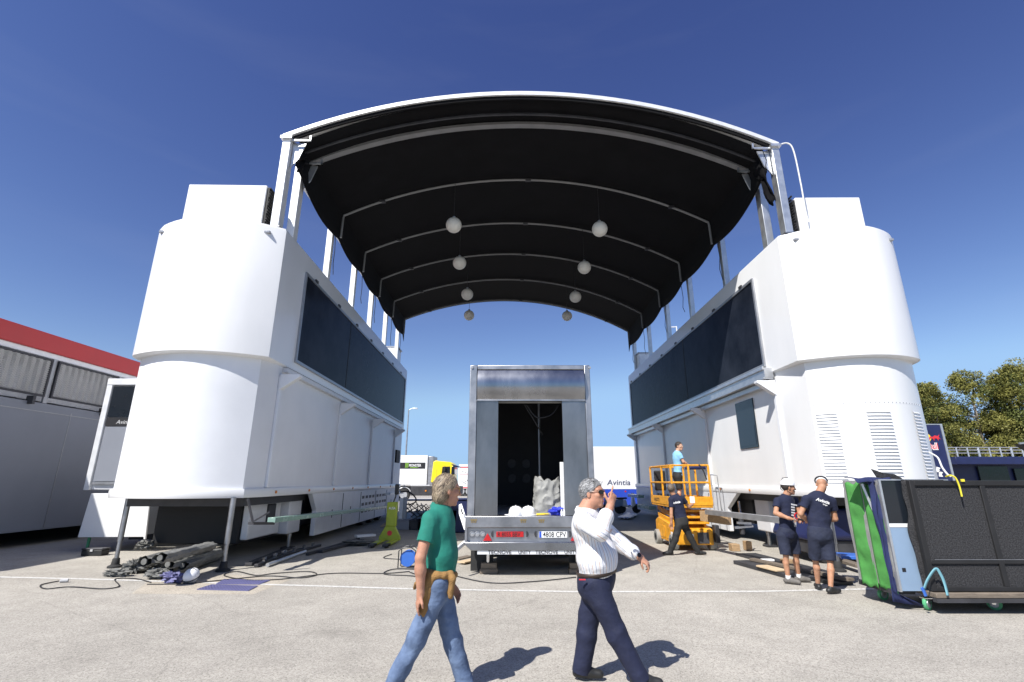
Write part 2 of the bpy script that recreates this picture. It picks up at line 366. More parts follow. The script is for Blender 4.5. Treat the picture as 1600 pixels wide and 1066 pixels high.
# ------------------------------------------------------------------ hospitality units
def upper_plan(Lg):
    P = [(0,0)]
    for i in range(1, 15):
        x = 2.8*i/14; P.append((x, -.55+(x-1.5)**2*.245))
    P += [(2.93,-.02),(3.02,.12),(3.08,.32),(3.1,.6),(3.1,Lg),(0,Lg)]
    P[1] = (.07, -.05)
    return P
def lower_plan(Lg, ch):
    P = [(.07,ch),(.2,.10)]
    for i in range(1, 15):
        x = .2+2.55*i/14; P.append((x, -.40+(x-1.5)**2*.30))
    P += [(2.86,.16),(2.93,.34),(2.97,.62),(2.97,Lg),(.07,Lg)]
    return P
def inset(P, d):
    # move only outer-facing arc points toward the inside
    cx = sum(p[0] for p in P)/len(P); n = len(P); out = []
    for i in range(n):
        a = V((*P[i-1],0)); b_ = V((*P[i],0)); c_ = V((*P[(i+1)%n],0))
        n1 = (b_-a).normalized(); n2 = (c_-b_).normalized(); t = (n1+n2)
        t = t.normalized() if t.length > 1e-6 else n1
        nn = V((-t.y, t.x, 0)); k = 1/max(.5, nn.dot(V((-n1.y, n1.x, 0))))
        q = b_ + nn*d*k; out.append((q.x, q.y))
    return out
def plan_solid(b, rings, T, mi=0):
    n = len(rings[0][0]); vs = []
    for P, z in rings: vs += [T(x,y,z) for x,y in P]
    fs = [(i*n+k, i*n+(k+1)%n, (i+1)*n+(k+1)%n, (i+1)*n+k) for i in range(len(rings)-1) for k in range(n)]
    fs += [tuple(range(n))[::-1], tuple((len(rings)-1)*n+k for k in range(n))]
    b.add(vs, fs, mi)
def make_T(ox, oy, sgn, slope):
    # local x outward from the aisle, local y into depth
    a = math.atan(slope); ca, sa = math.cos(a), math.sin(a)
    def T(x, y, z):
        if sgn > 0 and x > 0: x *= .935
        return V((ox + sgn*(x*ca + y*sa), oy + y*ca - x*sa, z))
    return T
TL = make_T(-5.33, 10.40, -1, .022); TR = make_T(6.46, 10.75, 1, .010)
ZS, ZT = 4.28, 7.46
def unit(side):
    T = TL if side == 'L' else TR
    Lg = 15.5 if side == 'L' else 16.6
    ch = .62 if side == 'L' else 1.1
    lab = ('white two-storey hospitality unit with rounded front on the left, raised on two thin steel legs' if side == 'L'
           else 'white two-storey hospitality unit with rounded front and louvred vents on the right')
    R = thing('hospitality_unit', lab, 'trailer', T(1.5,7,0), group='two-storey hospitality units facing each other')
    UP = upper_plan(Lg); LP = lower_plan(Lg, ch)
    b = MB(); plan_solid(b, [(inset(UP,.05),ZS+.0),(UP,ZS+.03),(UP,ZT-.10),(inset(UP,.03),ZT-.03),(inset(UP,.10),ZT)], T); b.build('upper_body', 'white_paint', R, smooth=40)
    b = MB(); plan_solid(b, [(LP,1.52),(LP,ZS+.01)], T); b.build('lower_body', 'white_panel' if side == 'L' else 'white_paint', R, smooth=24)
    # bottom lip / side skirt
    LO = [(x, y) for x, y in LP]
    LO = inset(LP, -.05)
    b = MB(); plan_solid(b, [(LO,1.36),(inset(LO,-.015),1.40),(inset(LO,-.015),1.50),(LO,1.535)], T)
    b.build('floor_rim', 'white_paint', R, smooth=30)
    x0, x1 = .03, .16; ys = 3.55 if side == 'L' else 4.1; ye = 4.0 if side == 'L' else 4.9
    b = MB(); zb = .24
    poly = [(ys,1.358),(ye,.9),(ye,zb),(Lg,zb),(Lg,1.358)]
    b.prism([T(x0,y,z) for y,z in poly], T(x1,0,0)-T(x0,0,0)); sk = b.build('side_skirt', 'white_skirt', R, bevel=.01)
    # hatch seams, vents and slots on the skirt
    b = MB()
    for yy in (6.3, 8.4, 10.6, 12.6): b.box((x0-.012,yy,zb+.03),(x0+.01,yy+.02,1.30), 0, T)
    for yy in (5.3, 7.2, 13.6): b.box((x0-.01,yy,.62),(x0+.01,yy+.05,.85), 0, T)
    for yy in (8.6, 9.1, 9.6, 10.1, 10.8, 11.3, 11.8, 12.2):
        for zz in (.55,.80,1.05): b.box((x0-.008,yy,zz),(x0+.01,yy+.3,zz+.10), 0, T)
    b.each('vent', 'dark_steel', sk)
    b = MB()
    for yy in (1.2, 3.2, 5.2, 7.2, 9.2, 11.2, 13.2): b.lathe(T(-.0,yy,1.45), [(.035,0),(.03,.022)], 12, 0, T(-1,0,0)-T(0,0,0))
    b.build('marker_light', 'amber', R)
    # front clearance lamps
    b = MB()
    for xx in (.35, 2.72):
        yy = (-.55+(xx-1.5)**2*.245)
        b.box((xx-.09,yy-.02,ZT-.27),(xx+.09,yy+.05,ZT-.21), 0, T)
    b.build('front_lamp', 'lens_grey', R, bevel=.01)
    if side == 'L':
        b = MB(); b.box((.16,.05,1.425),(.34,.12,1.475),0,T); b.build('front_lamp','dark_steel',R)
    # display window
    wy0, wy1, wz0, wz1 = (1.30, 15.05, 4.50, 6.90) if side == 'L' else (1.40, 16.2, 4.50, 6.92)
    b = MB(); b.box((-.025,wy0+.05,wz0+.05),(.02,wy1-.05,wz1-.05),0,T); win = b.build('display_window', 'screen_dark', R)
    b = MB(); t = .07
    b.box((-.05,wy0,wz0),(.01,wy1,wz0+t),0,T); b.box((-.05,wy0,wz1-t),(.01,wy1,wz1),0,T)
    b.box((-.048,wy0,wz0+t),(.01,wy0+t,wz1-t),0,T); b.box((-.048,wy1-t,wz0+t),(.01,wy1,wz1-t),0,T)
    b.build('frame', 'alu_dark', win)
    b = MB(); sy = 5.3 if side == 'L' else 7.2
    b.box((-.032,sy,wz0+.07),(-.02,sy+.035,wz1-.07),0,T); b.build('mullion', 'dark_frame', win)
    b = MB(); yy = wy0+.6
    while yy < wy1:
        b.box((-.075,yy,wz1-.02),(-.03,yy+.16,wz1+.05),0,T); yy += 1.95
    b.each('clamp', 'dark_steel', win)
    # ledge under the window
    b = MB()
    if side == 'R':
        b.box((-.20,1.15,4.16),(.02,Lg-.1,4.40),0,T); b.box((-.24,1.15,4.12),(.0,Lg-.1,4.17),0,T); b.box((-.24,1.15,4.36),(-.2,Lg-.1,4.44),0,T)
        b.box((-.10,1.15,3.98),(.06,Lg-.1,4.10),0,T)
        b.build('awning_box', 'aluminium', R)
    else:
        b.box((-.05,.9,4.16),(.06,Lg-.1,4.26),0,T); b.build('awning_rail', 'white_skirt', R)
    ybs = (.75, 5.2, 9.3, 13.6) if side == 'L' else (1.15, 5.9, 10.9, 15.9)
    for yb in ybs:
        b = MB(); b.box((.0,yb,1.55),(.07,yb+.13,4.05),0,T)
        br = b.build('wall_rib', 'white_panel', R, bevel=.015)
        b = MB(); b.prism([T(-.42,yb-.02,4.02),T(.03,yb-.02,3.70),T(.03,yb-.02,4.08),T(-.42,yb-.02,4.08)], T(0,.17,0)-T(0,0,0)); b.build('bracket', 'white_panel', br, bevel=.01)
    # roof box (air conditioning housing) at the front
    xa, xb = (.68, 2.62) if side == 'L' else (.72, 2.50)
    b = MB(); z1 = 8.72 if side == 'L' else 8.60
    b.box((xa+.04,.18,ZT-.01),(xb,.52,z1),0,T); rb = b.build('roof_housing', 'white_paint', R, bevel=.02)
    b = MB(); b.box((xa-.02,.22,ZT-.01),(xa+.038,.50,z1-.05),0,T)
    for i in range(16): b.box((xa-.05,.20+.02*(i%3),ZT+.05+i*.075),(xa-.015,.48-.03*(i%2),ZT+.085+i*.075),0,T)
    b.build('grille', 'dark_frame', rb)
    # undercarriage
    b = MB(); b.box((.55,1.3,.42),(.72,2.9,1.33),0,T); b.box((.35,2.95,.38),(.72,3.75,1.34),0,T); b.each('storage_locker', 'white_skirt', R, bevel=.03); b = MB(); b.box((.73,1.25,.34),(2.6,3.9,1.17),0,T); b.build('shade_block', 'dark_frame', R, bevel=.03)  # last box is an added dark block standing in for shade under the front
    b = MB(); b.box((.5,2.1,.72),(.56,2.5,1.15),0,T); b.build('winch', 'dark_steel', R, bevel=.02)
    b = MB(); b.box((.3,.4,1.18),(2.7,Lg-.2,1.36),0,T); b.box((.5,4.2,.5),(2.6,Lg-.5,1.2),0,T); b.build('chassis', 'dark_steel', R)
    for yy in (10.2, 11.5, 12.8):
        for xx in (.3, 2.45):
            b = MB(); b.lathe(T(xx,yy,.5), [(.3,0),(.48,.02),(.5,.08),(.5,.27),(.46,.3),(.2,.3)], 28, 0, T(1,0,0)-T(0,0,0)); b.build('wheel', 'black_rubber', R)
    for yy, xx in (((1.05,.42),(3.3,.42)) if side == 'R' else ((3.3,.42),)):
        b = MB(); b.cyl(T(xx,yy,.04), T(xx,yy,1.3), .045, n=14); b.cyl(T(xx,yy,.3),T(xx,yy,1.3),.06,n=14); b.box((xx-.14,yy-.14,0.004),(xx+.14,yy+.14,.05),1,T); b.build('landing_leg', ['steel_rough','dark_steel'], R)
    # slim front support legs
    if side == 'L': feet = [PZ(348,893), PZ(179,887)]; tops = [PY(371,776,10.42), PY(203,776,10.75)]
    else: feet = [PZ(1311,893), PZ(1492,890)]; tops = [PY(1297,778,10.6), PY(1455,778,10.7)]
    for f, tp in zip(feet, tops):
        tp = V((f.x, f.y, 1.37)) if side == 'R' else V((f.x+.0, f.y, 1.37))
        b = MB(); b.cyl(V((f.x,f.y,.08)), tp, .040, n=16); b.cyl(V((f.x,f.y,.5)), tp, .052, n=16); lg = b.build('support_leg', 'steel_rough', R)
        b = MB(); b.lathe((f.x,f.y,.002), [(.13,0),(.13,.03),(.075,.06),(.065,.16),(.05,.18)], 18); b.build('foot', 'black_rubber', lg)
    if side == 'L':
        # fold-out edge beam on its bracket
        b = MB(); p = PX(424,813,-4.85); q = PX(612,791,-4.95); b.beam(p,q,.16,.10); b.build('edge_beam', 'green_glass', R, bevel=.008)
        b = MB(); a = PX(392,818,-4.95); c = PX(425,818,-4.85); b.beam(a, c, .12, .05); b.beam(a+V((.03,.02,0)), V((a.x-.25,a.y+.25,1.35)), .035,.035)
        b.beam(a+V((.02,0,.02)), a+V((.28,.1,.2)), .05,.03); b.build('beam_bracket', 'dark_steel', R)
        b = MB(); p = PX(606,772,-5.0); q = V((p.x, p.y+2.5, p.z)); b.beam(p,q,.2,.10); b.build('edge_beam', 'alu_white', R, bevel=.008)
        b = MB(); b.box((-.01,14.1,2.55),(.08,14.9,3.15),0,T); b.build('socket_opening', 'dark_frame', R)
    else:
        # window in the lower wall
        b = MB(); b.box((.035,2.45,2.55),(.065,3.55,3.86),0,T); sw = b.build('side_window', 'window_glass', R, bevel=.03)
        b = MB(); b.box((.028,2.52,2.62),(.034,3.48,3.15),0,T); b.build('pane', 'window_glass', sw)
        # louvred vents following the curved front
        for (xa_, xb_) in ((.24,.58),(1.12,1.62),(2.30,2.58)):
            b = MB(); nsl = 22
            yf = lambda x: -.40+(x-1.5)**2*.30 if x <= 2.75 else .1
            for i in range(nsl):
                z = 1.66+i*(1.50/nsl)
                xs = [xa_+(xb_-xa_)*k/5 for k in range(6)]
                top = [T(x, yf(x)+.004, z+.045) for x in xs]; bot = [T(x, yf(x)-.030, z) for x in xs]; bk = [T(x, yf(x)+.012, z-.004) for x in xs]
                b.grid([top, bot, bk])
            lv = b.build('louvre', 'white_paint', R, smooth=20, recalc=False)
            b = MB()
            xs = [xa_-.02+(xb_-xa_+.04)*k/6 for k in range(7)]
            b.grid([[T(x, yf(x)-.004, 1.60) for x in xs],[T(x, yf(x)-.004, 3.20) for x in xs]]); b.build('louvre_recess', 'white_paint', lv, recalc=False)
        b = MB()
        for i in range(26):
            x = .24+i*.10; p = T(x, (-.40+(x-1.5)**2*.30 if x <= 2.75 else .1)-.006, 3.30); b.lathe(p, [(.010,0),(.006,.006)], 8, 0, (0,-1,0))
        b.each('rivet', 'lens_grey', R)
        for (u,v,dy) in ((985,774,1.6),(1000,790,1.6)):
            b = MB(); p = PX(u,v,6.2); b.beam(p, V((p.x,p.y-2.2,p.z)), .3,.14); b.build('edge_beam', 'green_glass', R, bevel=.01)
    return R
unitL = unit('L'); unitR = unit('R')
# ------------------------------------------------------------------ canopy
canopy = thing('arched_canopy', 'huge black arched fabric canopy with white front edge spanning between the two white units', 'canopy', (.5, 18, 7.4))
stL = [.10,.92,3.5,6.1,8.6,11.2,13.9]; stR = [.05,.92,3.6,6.7,9.6,12.7,15.8]
xo = .30
def arc_pts(k, n=28, dz=0., inner=0., zoff=0.):
    a = TL(xo, stL[k], 0); c = TR(xo, stR[k], 0)
    if isinstance(k, float): pass
    return a, c
def station(t):
    # t real station index -> left/right points
    i = min(int(t), len(stL)-2); f = t-i
    return TL(xo, stL[i]*(1-f)+stL[i+1]*f, 0), TR(xo, stR[i]*(1-f)+stR[i+1]*f, 0)
def section(t, n=30, off=0.0, sag=0.0, drop=True, inn=.32):
    a, c = station(t); d = (c-a); W = d.length; d.normalize(); out = []
    a2 = a + d*(inn-off); c2 = c - d*(inn-off)
    za = 9.86; rise = 1.45
    if drop:
        for z in (9.0-sag, 9.3-sag*.6, 9.6): out.append(V((a2.x, a2.y, z)) - d*(.06 if z > 9.5 else .02))
    m = []
    for i in range(n+1):
        s = i/n; p = a2.lerp(c2, s)
        # circular-ish arc
        zz = za + rise*(1-(2*s-1)**2)*(1+.06*(2*s-1)**2) + off
        m.append(V((p.x,p.y,zz)))
    out += m
    if drop:
        for z in (9.6, 9.3-sag*.6, 9.0-sag): out.append(V((c2.x, c2.y, z)) + d*(.06 if z > 9.5 else .02))
    return out
rows = []; topr = []
ts = []
for k in range(6):
    m = 2 if k == 0 else 8
    for j in range(m): ts.append(k + j/m)
ts += [6.0, 6.25]
for t in ts:
    f = t-int(t); tt = min(t, 6.0)
    sag = .13*math.sin(math.pi*f) if t < 6 else (0 if t == 6 else .25)
    sec = section(tt, sag=sag, off=.05+ .03*math.sin(math.pi*f))
    if t > 6: sec = [p+V((0,.45,0)) for p in sec]
    if tt < 1: sec = section(tt, sag=-.25+.2*tt, off=.05)
    # little fabric irregularity along the valance
    rows.append(sec); topr.append([p+V((0,0,.05)) for p in section(tt, drop=False, off=.09)] if t <= 6 else [p+V((0,.45,.05)) for p in section(6.0, drop=False, off=.09)])
b = MB(); b.grid(rows); b.build('fabric', 'black_fabric', canopy, smooth=50, recalc=False, solid=.015)
b = MB(); b.grid(topr); b.build('roof_membrane', 'white_cloth', canopy, recalc=False, solid=.02)
# front edge extrusion, thick second beam, then tube ribs
def arch_beam(name, t, w, h, m, zo, yo=0, inn=.0, n=36):
    sec = section(t, n=n, drop=False, inn=inn); b = MB()
    prof = [(-w/2,-h/2),(w/2,-h/2),(w/2,h/2),(-w/2,h/2)]; vs = []
    for p in sec:
        for a, c in prof: vs.append(p + V((0, a+yo, c+zo)))
    N = len(sec); fs = [(i*4+k, i*4+(k+1)%4, (i+1)*4+(k+1)%4, (i+1)*4+k) for i in range(N-1) for k in range(4)]
    fs += [(3,2,1,0), tuple((N-1)*4+k for k in range(4))]
    b.add(vs, fs); return b.build(name, m, canopy, smooth=25)
arch_beam('front_edge_beam', 0.0, .09, .11, 'alu_white', .125, yo=-.10, inn=-.1)
arch_beam('keder_rail', 0.0, .05, .10, 'black_fabric', .02, yo=-.07, inn=-.05)
arch_beam('main_rib', 1.0, .17, .08, 'rib_grey', -.05, inn=.08)
arch_beam('main_rib', 1.0, .05, .05, 'dark_steel', -.08, yo=-.45, inn=.08)
for k in range(2, 7):
    s = section(float(k), n=30, drop=False, off=-.03)
    left = [s[0]+V((-.03,0,-.78)), s[0]+V((-.02,0,-.12))]; right = [s[-1]+V((.02,0,-.12)), s[-1]+V((.03,0,-.78))]
    b = MB(); b.tube(left+s+right, .036, 8); r = b.build('rib', 'rib_grey', canopy)
    b = MB()
    for q in (3, 15, len(s)-4): b.box(tuple(s[q]-V((.09,.05,.045))), tuple(s[q]+V((.09,.05,.03))))
    b.each('clamp', 'dark_steel', r)
# posts
for T, st, side in ((TL, stL, 'L'), (TR, stR, 'R')):
    for k, y in enumerate(st):
        top = 9.93 if k == 0 else (9.86 if k == 1 else 9.45)
        b = MB(); wx, wy = (.10,.12) if k < 2 else (.09,.09)
        b.box((xo-wx,y-wy,ZT-.02),(xo+wx,y+wy,top),0,T)
        p = b.build('post', 'alu_white' if side == 'L' else 'aluminium', canopy, bevel=.012)  # left posts paler than right: sun and canopy shade put into the metal colour
        b = MB(); b.box((xo-wx-.05,y-wy-.05,ZT-.01),(xo+wx+.05,y+wy+.05,ZT+.02),0,T); b.build('base_plate', 'steel_rough', p)
        if k < 2:
            b = MB(); b.box((xo-wx-.04,y-wy-.06,top-.02),(xo+wx+.04,y+wy+.06,top+.05),0,T); b.box((xo-wx-.5,y-wy,top-.06),(xo-wx-.01,y-wy+.04,top-.02),0,T); b.box((xo-wx-.5,y-wy,top-.06),(xo-wx-.46,y-wy+.04,top+.10),0,T)
            b.prism([T(xo-wx-.02,y,top-.75),T(xo-wx-.02,y,top-.05),T(xo-wx-.34,y,top-.05),T(xo-wx-.20,y,top-.5)], T(0,.03,0)-T(0,0,0)); b.build('corner_bracket', 'aluminium', p)
    b = MB(); b.beam(T(xo,st[1]+.1,9.42), T(xo,st[6]+.4,9.42), .10,.14); b.beam(T(xo-.03,st[0],9.78), T(xo-.03,st[1],9.78), .06,.1); b.build('eave_beam', 'alu_dark', canopy)
# loose black cloth bunched at the front corners
for T, nm in ((TL,'L'),(TR,'R')):
    rows = []
    for i in range(10):
        z = 9.75-i*(.06 if nm == 'L' else .115) - (.25 if nm == 'R' else 0)*i/9; wd = .20+.06*math.sin(i*1.1); rows.append([T(-.02+.05*math.sin(i*.9+j)*1.0+.02*i*(1 if nm=='R' else .3), .12+ (wd*2.2)*j/8*(1-.05*i), z+.05*math.sin(j*1.7)) for j in range(9)])
    b = MB(); b.grid(rows); b.build('gathered_cloth', 'black_fabric', canopy, recalc=False, solid=.02)
# dangling tie cords
b = MB()
for T, st, s in ((TL,stL,1),(TR,stR,1)):
    for k in (2,3,4,5,6):
        p = T(xo-.15,st[k]+.5*(k%2),9.1); b.tube([p, p+V((.03,0,-.5)), p+V((.0,.05,-.9)), p+V((.05,.02,-1.1-.1*(k%3)))], .012, 5)
b.each('tie_cord', 'black_plastic', canopy)
b = MB(); p = T(xo+.1,.0,9.95)
p0 = TR(xo+.1,-.05,9.98); pth = smoothpath([p0, p0+V((.22,-.05,.02)), p0+V((.32,-.08,-.25)), p0+V((.36,-.06,-1.2)), p0+V((.38,-.02,-1.9)), p0+V((.42,0,-2.2))]); b.tube(pth, .018, 8); b.build('rope', 'rope', canopy)
# globes
GL = [(709,352,14.0),(718,411,16.75),(730,460,19.4),(733,493,22.3),(937,358,14.2),(913,418,17.1),(899,464,19.7),(886,494,22.8)]
words = ['nearest','second nearest','third nearest','farthest']
for i, (u,v,Y) in enumerate(GL):
    c = PY(u,v,Y); r = .25
    o = thing('globe_lamp', f'frosted white ball lamp hanging under the canopy, {words[i%4]} in the {"left" if i < 4 else "right"} row', 'lamp', c+V((0,0,r)), group='ball lamps hanging under the black canopy')
    b = MB(); b.ball(c, r, 28, 18); b.build('globe', 'globe', o)
    b = MB(); b.lathe(c+V((0,0,r-.01)), [(.05,0),(.05,.06),(.02,.08)], 14); b.build('cap', 'alu_dark', o)
    b = MB()
    # hangs from the rib above
    s = section([2.0,3.0,4.0,5.0][i%4], n=60, drop=False, off=-.03); q = min(s, key=lambda p: abs(p.x-c.x)); b.tube([c+V((0,0,r+.05)), V((c.x,c.y,q.z))], .008, 5); b.build('cord', 'cable', o)
# things on the unit roofs
def ladder():
    p = PX(1042,518,7.3); o = thing('roof_ladder', 'short aluminium ladder rails sticking up above the roof of the right unit', 'ladder', (p.x,p.y,ZT))
    b = MB(); x,y = p.x,p.y
    for dx in (0,.5):
        b.tube(smoothpath([(x+dx,y,ZT),(x+dx*.95,y,ZT+.9),(x+dx*.9+.02,y,ZT+1.25)]), .03, 8)
    b.tube([(x,y,ZT+1.2),(x+.45,y,ZT+1.22)], .03, 8)
    b.build('rail', 'alu_white', o); b = MB()
    for z in (.25,.55): b.box((x,y-.04,ZT+z),(x+.5,y+.04,ZT+z+.05))
    b.build('rung', 'alu_white', o)
ladder()
for (T, y, lab) in ((TL,14.3,'small white equipment box on the far roof end of the left unit'),(TR,15.2,'small grey equipment box on the far roof end of the right unit')):
    c = T(.75,y,ZT); o = thing('roof_box', lab, 'box', c)
    b = MB(); b.box((.35,y,ZT+.004),(1.4,y+1.0,ZT+.95),0,T); b.build('casing', 'alu_white', o, bevel=.02); b = MB(); b.box((.3,y-.03,ZT+.952),(1.45,y+1.03,ZT+1.0),0,T); b.build('lid', 'alu_dark', o)
# ------------------------------------------------------------------ steel semitrailer in the middle
Yt = 9.85
def X(u, v=700, Y=Yt): return PY(u,v,Y).x
def Z(v, Y=Yt): return PY(800,v,Y).z
tr = thing('steel_trailer', 'open-backed brushed steel box trailer standing between the two white units', 'trailer', (.4,Yt+4,0))
xl, xr = X(729,820), X(932,820); zt = Z(571); zf = Z(806); Lt = 12.5
ol, orr = X(778,700), X(880,700); zo = Z(626)
b = MB(); b.box((xl,Yt+.06,zf-.12),(xl+.06,Yt+Lt,zt)); b.box((xr-.06,Yt+.06,zf-.12),(xr,Yt+Lt,zt)); b.box((xl+.06,Yt+.06,zt-.06),(xr-.06,Yt+Lt,zt-.001)); b.box((xl+.06,Yt+.06,zf-.12),(xr-.06,Yt+Lt,zf-.002)); b.box((xl+.06,Yt+Lt-.06,zf),(xr-.06,Yt+Lt,zt-.06)); b.build('box_body', 'alu_white', tr)
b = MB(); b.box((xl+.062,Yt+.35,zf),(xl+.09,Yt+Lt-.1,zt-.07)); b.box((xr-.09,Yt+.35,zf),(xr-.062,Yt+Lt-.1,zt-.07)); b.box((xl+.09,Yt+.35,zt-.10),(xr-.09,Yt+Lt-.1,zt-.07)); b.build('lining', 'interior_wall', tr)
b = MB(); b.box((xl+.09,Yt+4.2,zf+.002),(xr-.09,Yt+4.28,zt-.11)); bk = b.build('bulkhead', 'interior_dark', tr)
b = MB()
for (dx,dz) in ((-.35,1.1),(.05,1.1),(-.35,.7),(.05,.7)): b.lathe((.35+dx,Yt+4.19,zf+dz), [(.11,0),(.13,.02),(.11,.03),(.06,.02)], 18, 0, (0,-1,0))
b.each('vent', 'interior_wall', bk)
b = MB(); b.box((ol,Yt+.2,zt-.62),(orr,Yt+.24,zt-.35)); b.box((ol-.05,Yt+.12,zo-.03),(orr+.05,Yt+.18,zo+.02)); b.build('roller_shutter', 'plastic_grey', tr)
b = MB(); b.tube(smoothpath([(orr-.7,Yt+.3,zo-.05),(orr-.5,Yt+.3,zo-.3),(orr-.2,Yt+.32,zo-.25),(orr-.05,Yt+.3,zo-.06)]), .012, 6); b.tube(smoothpath([(orr-.75,Yt+.4,zo-.02),(orr-.45,Yt+.5,zo-.5),(orr-.35,Yt+.9,zo-.6)]), .012, 6); b.build('cable', 'cable', tr)
b = MB(); b.cyl((.62,Yt+1.5,zf),(.62,Yt+1.5,zt-.1),.03,n=10); b.build('lashing_pole', 'steel_rough', tr)
b = MB(); b.box((orr-.05,Yt+.25,zf),(orr+.02,Yt+.30,zf+1.0)); b.build('plank', 'white_plastic', tr)
# rear frame and door panels
def corner_x(u,v): return PY(u,v,Yt).x
b = MB(); b.box((xl,Yt-.02,zf),(X(744)-.004,Yt+.06,zt)); b.box((X(917)+.004,Yt-.02,zf),(xr,Yt+.06,zt)); b.box((X(744),Yt-.02,Z(578)),(X(917),Yt+.06,zt)); b.build('rear_frame', 'steel_rough', tr, bevel=.012)
for (a, c, lab) in ((X(744)+.002, ol, None),(orr, X(917)-.002, None)):
    rows = []
    for i in range(10):
        z = zf+.01+(zo-zf-.02)*i/9; rows.append([V((a+(c-a)*j/6, Yt-.012-.012*math.sin(math.pi*j/6)-.006*math.sin(i*.9+a), z)) for j in range(7)])
    b = MB(); b.grid(rows); b.add([(a,Yt+.02,zf+.01),(c,Yt+.02,zf+.01),(c,Yt+.02,zo-.01),(a,Yt+.02,zo-.01)],[(0,1,2,3)]); b.box((a,Yt-.008,zf+.01),(a+.01,Yt+.05,zo-.01)); b.box((c-.012,Yt-.02,zf+.01),(c,Yt+.12,zo-.01)); d = b.build('door_panel', 'steel_dark_reflection', tr, recalc=False)
rows = []
for i in range(8):
    z = zo+.004+(Z(579)-zo-.01)*i/7; rows.append([V((X(744)+.006+(X(917)-X(744)-.012)*j/20, Yt-.03-.10*math.sin(math.pi*i/7)**.8*1.0, z)) for j in range(21)])
b = MB(); b.grid(rows); b.build('header_panel', 'steel', tr, recalc=False)
b = MB(); b.box((X(744),Yt-.05,zo-.012),(X(917),Yt+.05,zo+.012)); b.build('header_trim', 'steel_rough', tr)
b = MB()
for u in (738,921): b.lathe((X(u,575),Yt-.022,Z(575)), [(.03,0),(.025,.02)], 12, 0, (0,-1,0))
b.build('top_lamp', 'lens_grey', tr)
# sill, light panel, bumper
b = MB(); b.box((xl-.02,Yt-.10,Z(824)),(xr+.02,Yt+.3,zf)); b.build('sill', 'steel_rough', tr, bevel=.012)
b = MB(); b.box((xl+.02,Yt-.02,Z(846)),(xr-.02,Yt+.2,Z(825))); lp = b.build('light_panel', 'steel_rough', tr)
b = MB(); b.box((xl-.02,Yt-.10,Z(846)),(xl+.02,Yt+.2,Z(824)-.001)); b.box((xr-.02,Yt-.10,Z(846)),(xr+.02,Yt+.2,Z(824)-.001)); b.each('panel_cheek', 'steel_rough', tr)
zb0, zb1 = Z(859), Z(846); b = MB()
b.prism([(xl-.02,Yt-.14,zb1),(xl-.02,Yt-.14,zb1-.04),(xl+.10,Yt-.14,zb0),(xr-.10,Yt-.14,zb0),(xr+.02,Yt-.14,zb1-.04),(xr+.02,Yt-.14,zb1)], (0,.35,0)); b.build('bumper', 'steel', tr, bevel=.01)
b = MB(); b.box((xl+.22,Yt-.12,Z(865)),(xr-.22,Yt+.2,zb0-.002)); st_ = b.build('name_strip', 'alu_white', tr)
for s, u0, u1 in (('TECNOVE',763,799),('UNITY',810,829),('TECNOVE',836,871),('UNITY',881,901)):
    text(s, 'lettering', st_, 'ink_black', (X(u0,862),Yt-.122,Z(864.2)), (1,0,0), (0,0,1), .06, width=X(u1,862)-X(u0,862), bold=.012, extrude=.003)
def plate(u0,u1,v0,v1,m): 
    b = MB(); b.box((X(u0,835),Yt-.045,Z(v1)),(X(u1,835),Yt-.02,Z(v0))); return b.build('number_plate', m, lp, bevel=.004)
p1 = plate(775.5,818,830.5,839,'red_plastic'); p1['label'] = 'red number plate'
text('R 8055 BBV', 'lettering', p1, 'ink_black', (X(778,835),Yt-.046,Z(838)), (1,0,0),(0,0,1), .078, width=X(814,835)-X(779,835), bold=.01, extrude=.002)
p2 = plate(842,886,830,840,'sign_white'); p2['label'] = 'white number plate reading 4808 CPV'
text('4808 CPV', 'lettering', p2, 'ink_black', (X(848,835),Yt-.046,Z(838.7)), (1,0,0),(0,0,1), .09, width=X(884,835)-X(848,835), bold=.012, extrude=.002)
b = MB(); b.box((X(842.3,835),Yt-.048,Z(839.7)),(X(845.8,835),Yt-.0455,Z(830.3))); b.build('country_band', 'eu_blue', p2)
for u in (738,746,754.5): b = MB(); b.lathe((X(u,834),Yt-.02,Z(834.5)), [(.052,0),(.052,.02),(.04,.03),(.038,.02),(.02,.025)], 20, 0, (0,-1,0)); b.build('tail_lamp', 'lens_grey', lp)
for u, s in ((769,-1),(824,1),(836.5,-1),(891,1)):
    b = MB(); x0 = X(u,834); b.prism([V((x0+s*.04*math.cos(a)- s*.02, Yt-.02, Z(834.5)+.055*math.sin(a))) for a in [math.pi/2-math.pi*i/10 for i in range(11)]], (0,-.03,0)); b.build('plate_lamp', 'dark_steel', lp, bevel=.004)
for u in (762,898):
    b = MB(); x0 = X(u,838); b.prism([(x0-.085,Yt-.03,Z(845)),(x0+.085,Yt-.03,Z(845)),(x0,Yt-.03,Z(833))], (0,-.018,0)); b.build('triangle_reflector', 'red_plastic', lp, bevel=.006)
b = MB()
for u in (741,817.5,845.5):
    for k in range(3): b.lathe((X(u,814)+(k-1)*.035,Yt-.10,Z(815)), [(.016,0),(.012,.012)], 8, 0, (0,-1,0))
    b.box((X(u,812)-.06,Yt-.108,Z(813)),(X(u,812)+.06,Yt-.101,Z(811)))
b.build('hinge', 'gold', tr)
b = MB(); b.beam((xl-.02,Yt+.1,Z(848)),(xl-.18,Yt-.25,Z(858)),.05,.06); b.build('side_arm', 'alu_white', tr)
b = MB(); b.box((xl+.06,Yt+.4,.03),(xl+.5,Yt+.42,.52)); b.box((xr-.5,Yt+.4,.03),(xr-.06,Yt+.42,.52)); b.each('mudflap', 'black_rubber', tr)
